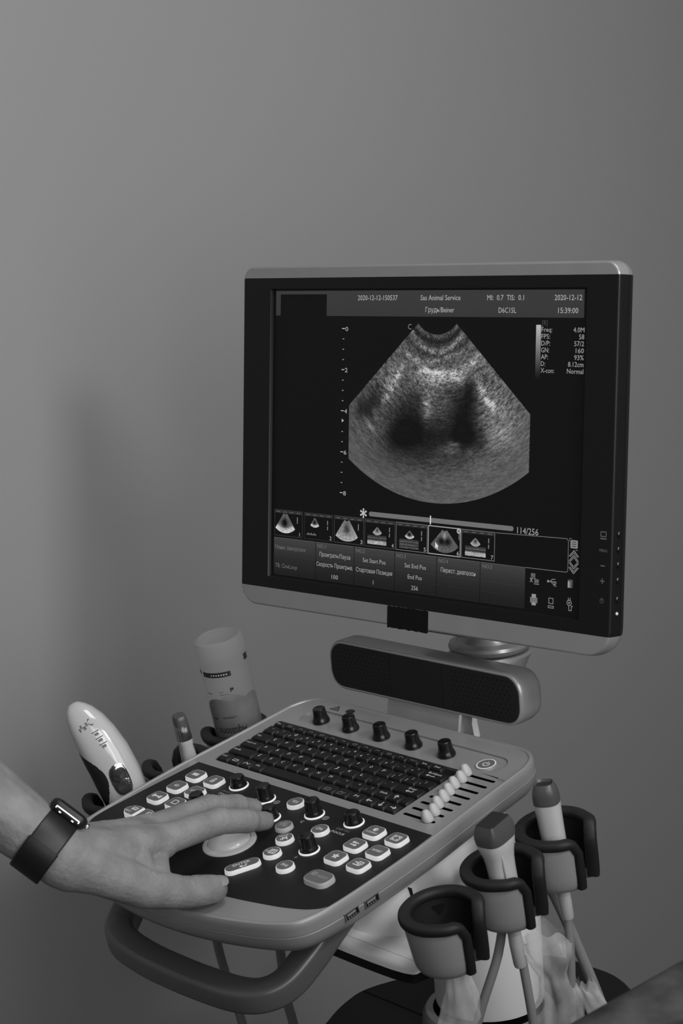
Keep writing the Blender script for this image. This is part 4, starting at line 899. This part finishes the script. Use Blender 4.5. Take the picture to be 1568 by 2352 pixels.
def film(name, label, rings, seed, n=44):
    """rings: (centre xyz, half width, half depth, facing angle); folded, crumpled sleeve"""
    b = MB(); r_ = random.Random(seed); ph = [r_.uniform(0, 6.28) for _ in range(6)]; loops = []
    rings = catmull([tuple(c) + (w_, d, f) for c, w_, d, f in rings], 4, closed=False) if False else rings
    full = []
    for k in range(len(rings) - 1):
        for q in range(5):
            t = q / 5; A, B = rings[k], rings[k + 1]
            full.append((tuple(Vector(A[0]).lerp(Vector(B[0]), t)), A[1] + (B[1] - A[1]) * t, A[2] + (B[2] - A[2]) * t, A[3] + (B[3] - A[3]) * t))
    full.append(rings[-1])
    for k, (c, w_, d, f) in enumerate(full):
        lp = []
        for i in range(n):
            a = 2 * PI * i / n
            fold = 1 + .14 * math.sin(4 * a + ph[0] + k * .22) + .09 * math.sin(7 * a + ph[1] - k * .3)
            x, y = w_ * math.cos(a) * fold, d * math.sin(a) * fold; cf, sf = math.cos(R(f)), math.sin(R(f))
            zj = (6 * math.sin(2 * a + ph[2]) + 4 * math.sin(5 * a + ph[3]) if k in (0,) else (3 * math.sin(2 * a + ph[2]) if k == 1 else 0))
            if k == len(full) - 1: zj = 4 * math.sin(3 * a + ph[4])
            lp.append((c[0] + x * cf - y * sf, c[1] + x * sf + y * cf, c[2] + zj))
        loops.append(lp)
    b.loft(loops, 0, cap0=False, cap1=False)
    o = b.build(name, bag, None, MV, angle=75); return tag(o, label, 'plastic bag', 'plastic bags on the probe cables')
FA = 47
film('plastic_bag', 'crumpled clear plastic bag tied round the cable below the rear right holder', [((163, 64, -92), 17, 9, FA), ((166, 66, -108), 17, 11, FA), ((167, 68, -122), 10, 8, FA), ((170, 70, -140), 14, 10, FA), ((166, 72, -160), 18, 13, FA), ((165, 76, -190), 21, 14, FA), ((166, 80, -225), 24, 14, FA)], 5)
film('plastic_bag', 'loose flap of clear plastic film trailing right beside the tied bag', [((180, 84, -130), 6, 3, FA), ((188, 92, -155), 9, 4, FA), ((196, 102, -180), 13, 5, FA), ((202, 110, -215), 17, 6, FA)], 9)
film('plastic_bag', 'crumpled clear plastic bag hanging under the empty front right holder', [((186, -48, -70), 6, 5, FA), ((187, -46, -88), 10, 7, FA), ((184, -44, -104), 13, 8, FA), ((176, -52, -125), 11, 8, FA), ((170, -58, -150), 9, 7, FA)], 3)

# ================================================================== PERSON: arm and hand on the control panel
def V(*p): return Vector(p)
W_ = V(26.6, -229.5, 73.8); dA = V(-.61, -.35, .71).normalized(); bA = V(.154, .827, .540); bA = (bA - dA * bA.dot(dA)).normalized(); eA = dA.cross(bA).normalized()
def capsule(b, p0, r0, p1, r1, n=18, k0=1.0, ref=None):
    """tapered limb segment with round ends; k0 flattens it along ref"""
    ax = (p1 - p0); L = ax.length; ax = ax / L if L > 1e-6 else V(0, 0, 1)
    rf = ref if ref is not None else (V(0, 0, 1) if abs(ax.z) < .9 else V(1, 0, 0))
    u = (rf - ax * rf.dot(ax)).normalized(); w = ax.cross(u)
    loops = []
    for q in range(6): a = -PI / 2 + PI / 2 * q / 5; loops.append((p0 + ax * (r0 * math.sin(a)), max(.05, r0 * math.cos(a))))
    for q in range(1, 4): t = q / 4; loops.append((p0.lerp(p1, t), r0 + (r1 - r0) * t))
    for q in range(6): a = PI / 2 * q / 5; loops.append((p1 + ax * (r1 * math.sin(a)), max(.05, r1 * math.cos(a))))
    b.loft([[c + u * (r * k0 * math.cos(2 * PI * i / n)) + w * (r * math.sin(2 * PI * i / n)) for i in range(n)] for c, r in loops], 0)
nH = V(-.36, .32, .87).normalized()      # the way the back of the hand faces
MCP = {'i': V(22, -152, 43), 'm': V(-2, -146, 41), 'r': V(-24, -149, 31), 'l': V(-43, -159, 21)}
FING = {'i': [(MCP['i'], 11.2), (V(22, -104, 33), 9.6), (V(23, -81, 21.5), 8.5), (V(16.5, -62, 10.0), 6.7)],
        'm': [(MCP['m'], 11.2), (V(0, -94, 33), 9.4), (V(-1, -70, 22), 8.4), (V(-4, -55, 12), 6.8)],
        'r': [(MCP['r'], 10.6), (V(-18, -104, 25), 8.8), (V(-17, -82, 16), 7.9), (V(-17, -65, 9.5), 6.5)],
        'l': [(MCP['l'], 9.6), (V(-41, -124, 16), 7.7), (V(-38, -106, 11), 6.9), (V(-35, -92, 7.5), 6.0)]}
THUMB = [(V(42, -211, 54), 14.5), (V(50, -188, 33), 12.8), (V(52.5, -164, 18.0), 11.2), (V(58.0, -144.5, 11.5), 9.4)]
b = MB()
EL = W_ + dA * 265; SH = EL + V(-30, -110, 265)
capsule(b, W_ + dA * 14, 20.3, W_ + dA * 70, 25.0); capsule(b, W_ + dA * 70, 25.0, W_ + dA * 150, 34); capsule(b, W_ + dA * 150, 34, EL, 37); capsule(b, EL, 40, EL.lerp(SH, .55), 45); capsule(b, EL.lerp(SH, .55), 45, SH, 52)
capsule(b, W_ - dA * 6, 19.5, W_ + dA * 20, 20.3)
capsule(b, W_, 21, W_.lerp(MCP['i'], .55) + V(2, -2, -2), 15.5); capsule(b, W_, 20, W_.lerp(MCP['m'], .6), 14.5); capsule(b, W_, 19, W_.lerp(MCP['r'], .6), 13.5); capsule(b, W_ - V(4, 0, 2), 18, W_.lerp(MCP['l'], .6), 13)
for k in 'imrl': capsule(b, W_.lerp(MCP[k], .55), 14, MCP[k] - nH * 1.5, 11.5 if k != 'l' else 10)
for a, c in (('i', 'm'), ('m', 'r'), ('r', 'l')):
    capsule(b, MCP[a] - nH * 1.5, 9.6, MCP[c] - nH * 1.5, 9.4); capsule(b, W_.lerp(MCP[a], .5) - nH * 1, 13.5, W_.lerp(MCP[c], .5) - nH * 1, 13)
for f in FING.values():
    for (p, r), (q, s_) in zip(f[:-1], f[1:]): capsule(b, p, r * .97, q, s_ * 1.0); capsule(b, q - (q - p).normalized() * 2, s_ * 1.06, q + (q - p).normalized() * 1, s_ * 1.04)
    d_ = (f[3][0] - f[2][0]).normalized(); capsule(b, f[3][0] - d_ * 8 - nH * .8, f[3][1] * 1.02, f[3][0], f[3][1])
for (p, r), (q, s_) in zip(THUMB[:-1], THUMB[1:]): capsule(b, p, r, q, s_)
d_ = (THUMB[3][0] - THUMB[2][0]).normalized(); capsule(b, THUMB[2][0] + d_ * 8, 10.9, THUMB[3][0] - d_ * 1, 9.8)
capsule(b, W_ + V(7, 5, -6), 16.5, THUMB[1][0] + V(-3, -2, 1), 13.6); capsule(b, THUMB[1][0] + V(-7, 0, 4), 11.5, MCP['i'].lerp(W_, .35) + V(2, 0, -4), 12.5)
capsule(b, THUMB[1][0] + V(-4, 10, -1), 9.2, MCP['i'] + V(1, -8, -6), 8.6); capsule(b, W_ + V(5, 2, -8), 15.5, THUMB[0][0] + V(-3, 10, -7), 14.5)
# knuckles, tendons and veins raise the back of the hand
for k in 'imrl':
    capsule(b, MCP[k] + nH * 3.0, 8.8, MCP[k] + nH * 3.0 + V(0, 2, 0), 8.6)
    a0 = W_.lerp(MCP[k], .30) + nH * 13.2; capsule(b, a0, 2.6, MCP[k] + nH * 9.6, 2.6, 10)
for pts in ([V(16, -214, 83), V(12, -196, 74), V(0, -180, 66), V(-8, -163, 56)], [V(30, -205, 76), V(24, -186, 64), V(14, -172, 58), V(9, -156, 52)], [V(12, -196, 74), V(20, -178, 62)]):
    for p, q in zip(pts[:-1], pts[1:]): capsule(b, p, 1.9, q, 1.9, 8)
tmp = b.build('body_cage', M['skin'], None, M0, smooth=False)
md = tmp.modifiers.new('r', 'REMESH'); md.mode = 'VOXEL'; md.voxel_size = 0.0010; md.use_smooth_shade = True
md = tmp.modifiers.new('s', 'SMOOTH'); md.factor = 0.5; md.iterations = 11
bpy.context.view_layer.update()
dg = bpy.context.evaluated_depsgraph_get()
body_me = bpy.data.meshes.new_from_object(tmp.evaluated_get(dg)); body_me.name = 'person'
bpy.data.objects.remove(tmp)
if not body_me.materials: body_me.materials.append(M['skin'])
# creases over the joints: narrow grooves across the back of thumb and fingers
cr = []
for ch, J in ((THUMB, 2), (THUMB, 1), (FING['i'], 1), (FING['i'], 2), (FING['m'], 1), (FING['m'], 2)):
    p = ch[J][0]; ax = (ch[J + 1][0] - ch[J - 1][0]).normalized()
    for o_ in ((-4.6, -1.8, 0.6, 3.4) if J < 2 or ch is THUMB else (-1.2, 1.2)): cr.append((p, ax, o_, ch[J][1] * 1.9, .55))
web = [V(13, -176, 47), V(22, -178, 43), V(31, -176, 38)]
nv = len(body_me.vertices); co = np.empty(nv * 3, np.float32); no = np.empty(nv * 3, np.float32)
body_me.vertices.foreach_get('co', co); body_me.vertex_normals.foreach_get('vector', no); co = co.reshape(-1, 3) * 1000; no = no.reshape(-1, 3); dsp = np.zeros(nv, np.float32)
for p, ax, o_, rad, dep in cr:
    d = co - np.array(p, np.float32); sx_ = d @ np.array(ax, np.float32); near = (np.abs(d).max(axis=1) < rad)
    side_ = d - sx_[:, None] * np.array(ax, np.float32); wv = .5 * np.sin(side_[:, 0] * .55 + o_)
    dsp -= near * dep * np.exp(-((sx_ - o_ - wv) / .75) ** 2) * np.clip(no @ np.array(nH, np.float32) + .15, 0, 1)
for p, q in zip(web[:-1], web[1:]):
    P_, Q_ = np.array(p, np.float32), np.array(q, np.float32); t_ = np.clip(((co - P_) @ (Q_ - P_)) / ((Q_ - P_) @ (Q_ - P_)), 0, 1)
    dd = np.linalg.norm((co - P_ - t_[:, None] * (Q_ - P_))[:, :2], axis=1); dsp -= .8 * np.exp(-(dd / 1.1) ** 2) * (no[:, 2] > 0)
co += no * dsp[:, None]; body_me.vertices.foreach_set('co', (co / 1000).ravel()); body_me.update()
body_me.polygons.foreach_set('use_smooth', [True] * len(body_me.polygons))
person = link('person', body_me, None, M0)
tag(person, "person's bare left forearm and hand reaching in with spread thumb over the control panel", 'person')
def nail(tip, prev, up, wd, ln, rr_):
    ax = (tip - prev).normalized(); up = (up - ax * up.dot(ax)).normalized(); sd = ax.cross(up)
    b = MB(); rows = []
    for i in range(9):
        t = -1 + 2 * i / 8; rows.append([])
        for j in range(9):
            s_ = -1 + 2 * j / 8; kx = (1 - .35 * max(0, t) ** 3); a = s_ * .85 * kx
            rows[-1].append(tip + ax * (t * ln / 2 + rr_ * .25 - .9 * (s_ * s_) * max(0, t)) + sd * (wd / 2 * math.sin(a) / math.sin(.85)) + up * (rr_ * .98 - wd / 2 * (1 - math.cos(a)) * 1.1 - (.9 * max(0, t) ** 2)))
    b.loft(rows, 0, cap0=False, cap1=False, closed=False); b.build('fingernail', M['nail'], person, M0)
nail(THUMB[3][0], THUMB[2][0], V(.15, -.25, .95), 12.5, 13.0, 8.9)
nail(FING['i'][3][0], FING['i'][2][0], V(-.1, .5, .85), 9.6, 10.5, 6.6)
nail(FING['m'][3][0], FING['m'][2][0], V(-.1, .5, .85), 9.8, 10.5, 6.5)
nail(FING['r'][3][0], FING['r'][2][0], V(-.2, .5, .85), 9.2, 10, 6.2)
nail(FING['l'][3][0], FING['l'][2][0], V(-.3, .5, .85), 7.6, 8.5, 5.7)
b = MB(); pA, pB = EL.lerp(SH, .35), SH; ax = (pB - pA).normalized(); u = V(1, 0, 0); u = (u - ax * u.dot(ax)).normalized(); w = ax.cross(u)
b.loft([[pA.lerp(pB, t) + u * (r * (1 + .03 * math.sin(5 * a)) * math.cos(a)) + w * (r * (1 + .03 * math.sin(5 * a + 1)) * math.sin(a)) for a in [2 * PI * i / 36 for i in range(36)]] for t, r in ((0.02, 50), (0, 53), (.02, 55), (.3, 57), (.6, 60), (.9, 63), (1.1, 62), (1.25, 50), (1.33, 25), (1.36, 3))], 0, cap0=False)
b.build('sleeve', M['sleeve'], person, M0)
# ---- wrist watch
C = W_ + dA * 13.5 - bA * 0.3
MWt = M0 @ Matrix.Translation(C * .001) @ Matrix((eA, bA, dA)).transposed().to_4x4()      # local x faces the viewer side, y the back of the wrist, z up the arm
wt = empty('wristwatch', 'black square smartwatch with black strap on the wrist of the reaching arm', 'watch', MWt)
b = MB(); n = 48; sec = rrect(-1.25, -10.5, 1.25, 10.5, 1.1, 3)
loops = []
for i in range(n):
    a = 2 * PI * i / n; rx, ry = 21.4, 21.2
    loops.append([((rx + s_) * math.cos(a), (ry + s_) * math.sin(a), z) for s_, z in sec])
b.loft(loops + [loops[0]], 0, cap0=False, cap1=False); b.build('strap', M['strap'], wt, MWt)
b = MB()
loops = []
for i in range(13):
    a = R(255 - 6 * i); loops.append([((23.4 + s_) * math.cos(a), (23.2 + s_) * math.sin(a), z) for s_, z in rrect(-1.3, -11.2, 1.3, 11.2, 1.1, 3)])
b.loft(loops, 0)
sg = -1 if eA.dot(V(.785, -.434, .44)) < 0 else 1
for k, a in enumerate((-38, -52)): 
    a = R(a) if sg > 0 else R(180 - a); b.add([(22.8 * math.cos(a) + dx, 22.6 * math.sin(a), dz) for dx, dz in ((0, -1), (0, 1), (.2, 1), (.2, -1))], [[0, 1, 2, 3]], 1)
b.build('strap_tail', [M['strap'], M['metal']], wt, MWt)
b = MB(); b.T = Matrix.Translation((0, 20.2, 0)) @ Matrix.Rotation(R(-90), 4, 'X')
co2 = rrect(-13, -13.5, 13, 13.5, 6, 6)
b.loft([[(x, y, z) for x, y in inset(co2, d)] for z, d in ((-1, 3), (0.2, 1), (2, 0), (5, 0), (6.6, .6))], 0, cap1=False); b.loft([[(x, y, z) for x, y in inset(co2, d)] for z, d in ((6.6, .6), (7.8, 2.2), (8.4, 5))], 1, cap0=False)
b.build('watch_case', [M['strap'], M['strap']], wt, MWt, angle=50)
b = MB(); sx = 13.2 * sg; b.T = Matrix.Translation((0, 20.2, 0)) @ Matrix.Rotation(R(-90), 4, 'X')
b.box((sx, 0, 3.2), (.6, 18, .7), 0); b.box((sx, 8.8, 2.6), (.6, .7, 1.6), 0); b.box((sx, -8.8, 2.6), (.6, .7, 1.6), 0)
for yy in (-5, 5): b.box((sx, yy, .9), (.6, 1.6, .7), 0)
b.build('lug_bar', M['metal'], wt, MWt)
b = MB(); b.T = Matrix.Translation((0, 23.6, -13.5)); b.lathe([(2.6, 0), (2.8, -.5), (2.8, -1.5), (2.3, -2), (.2, -2)], 0, 16); b.build('crown', M['metal'], wt, MWt)
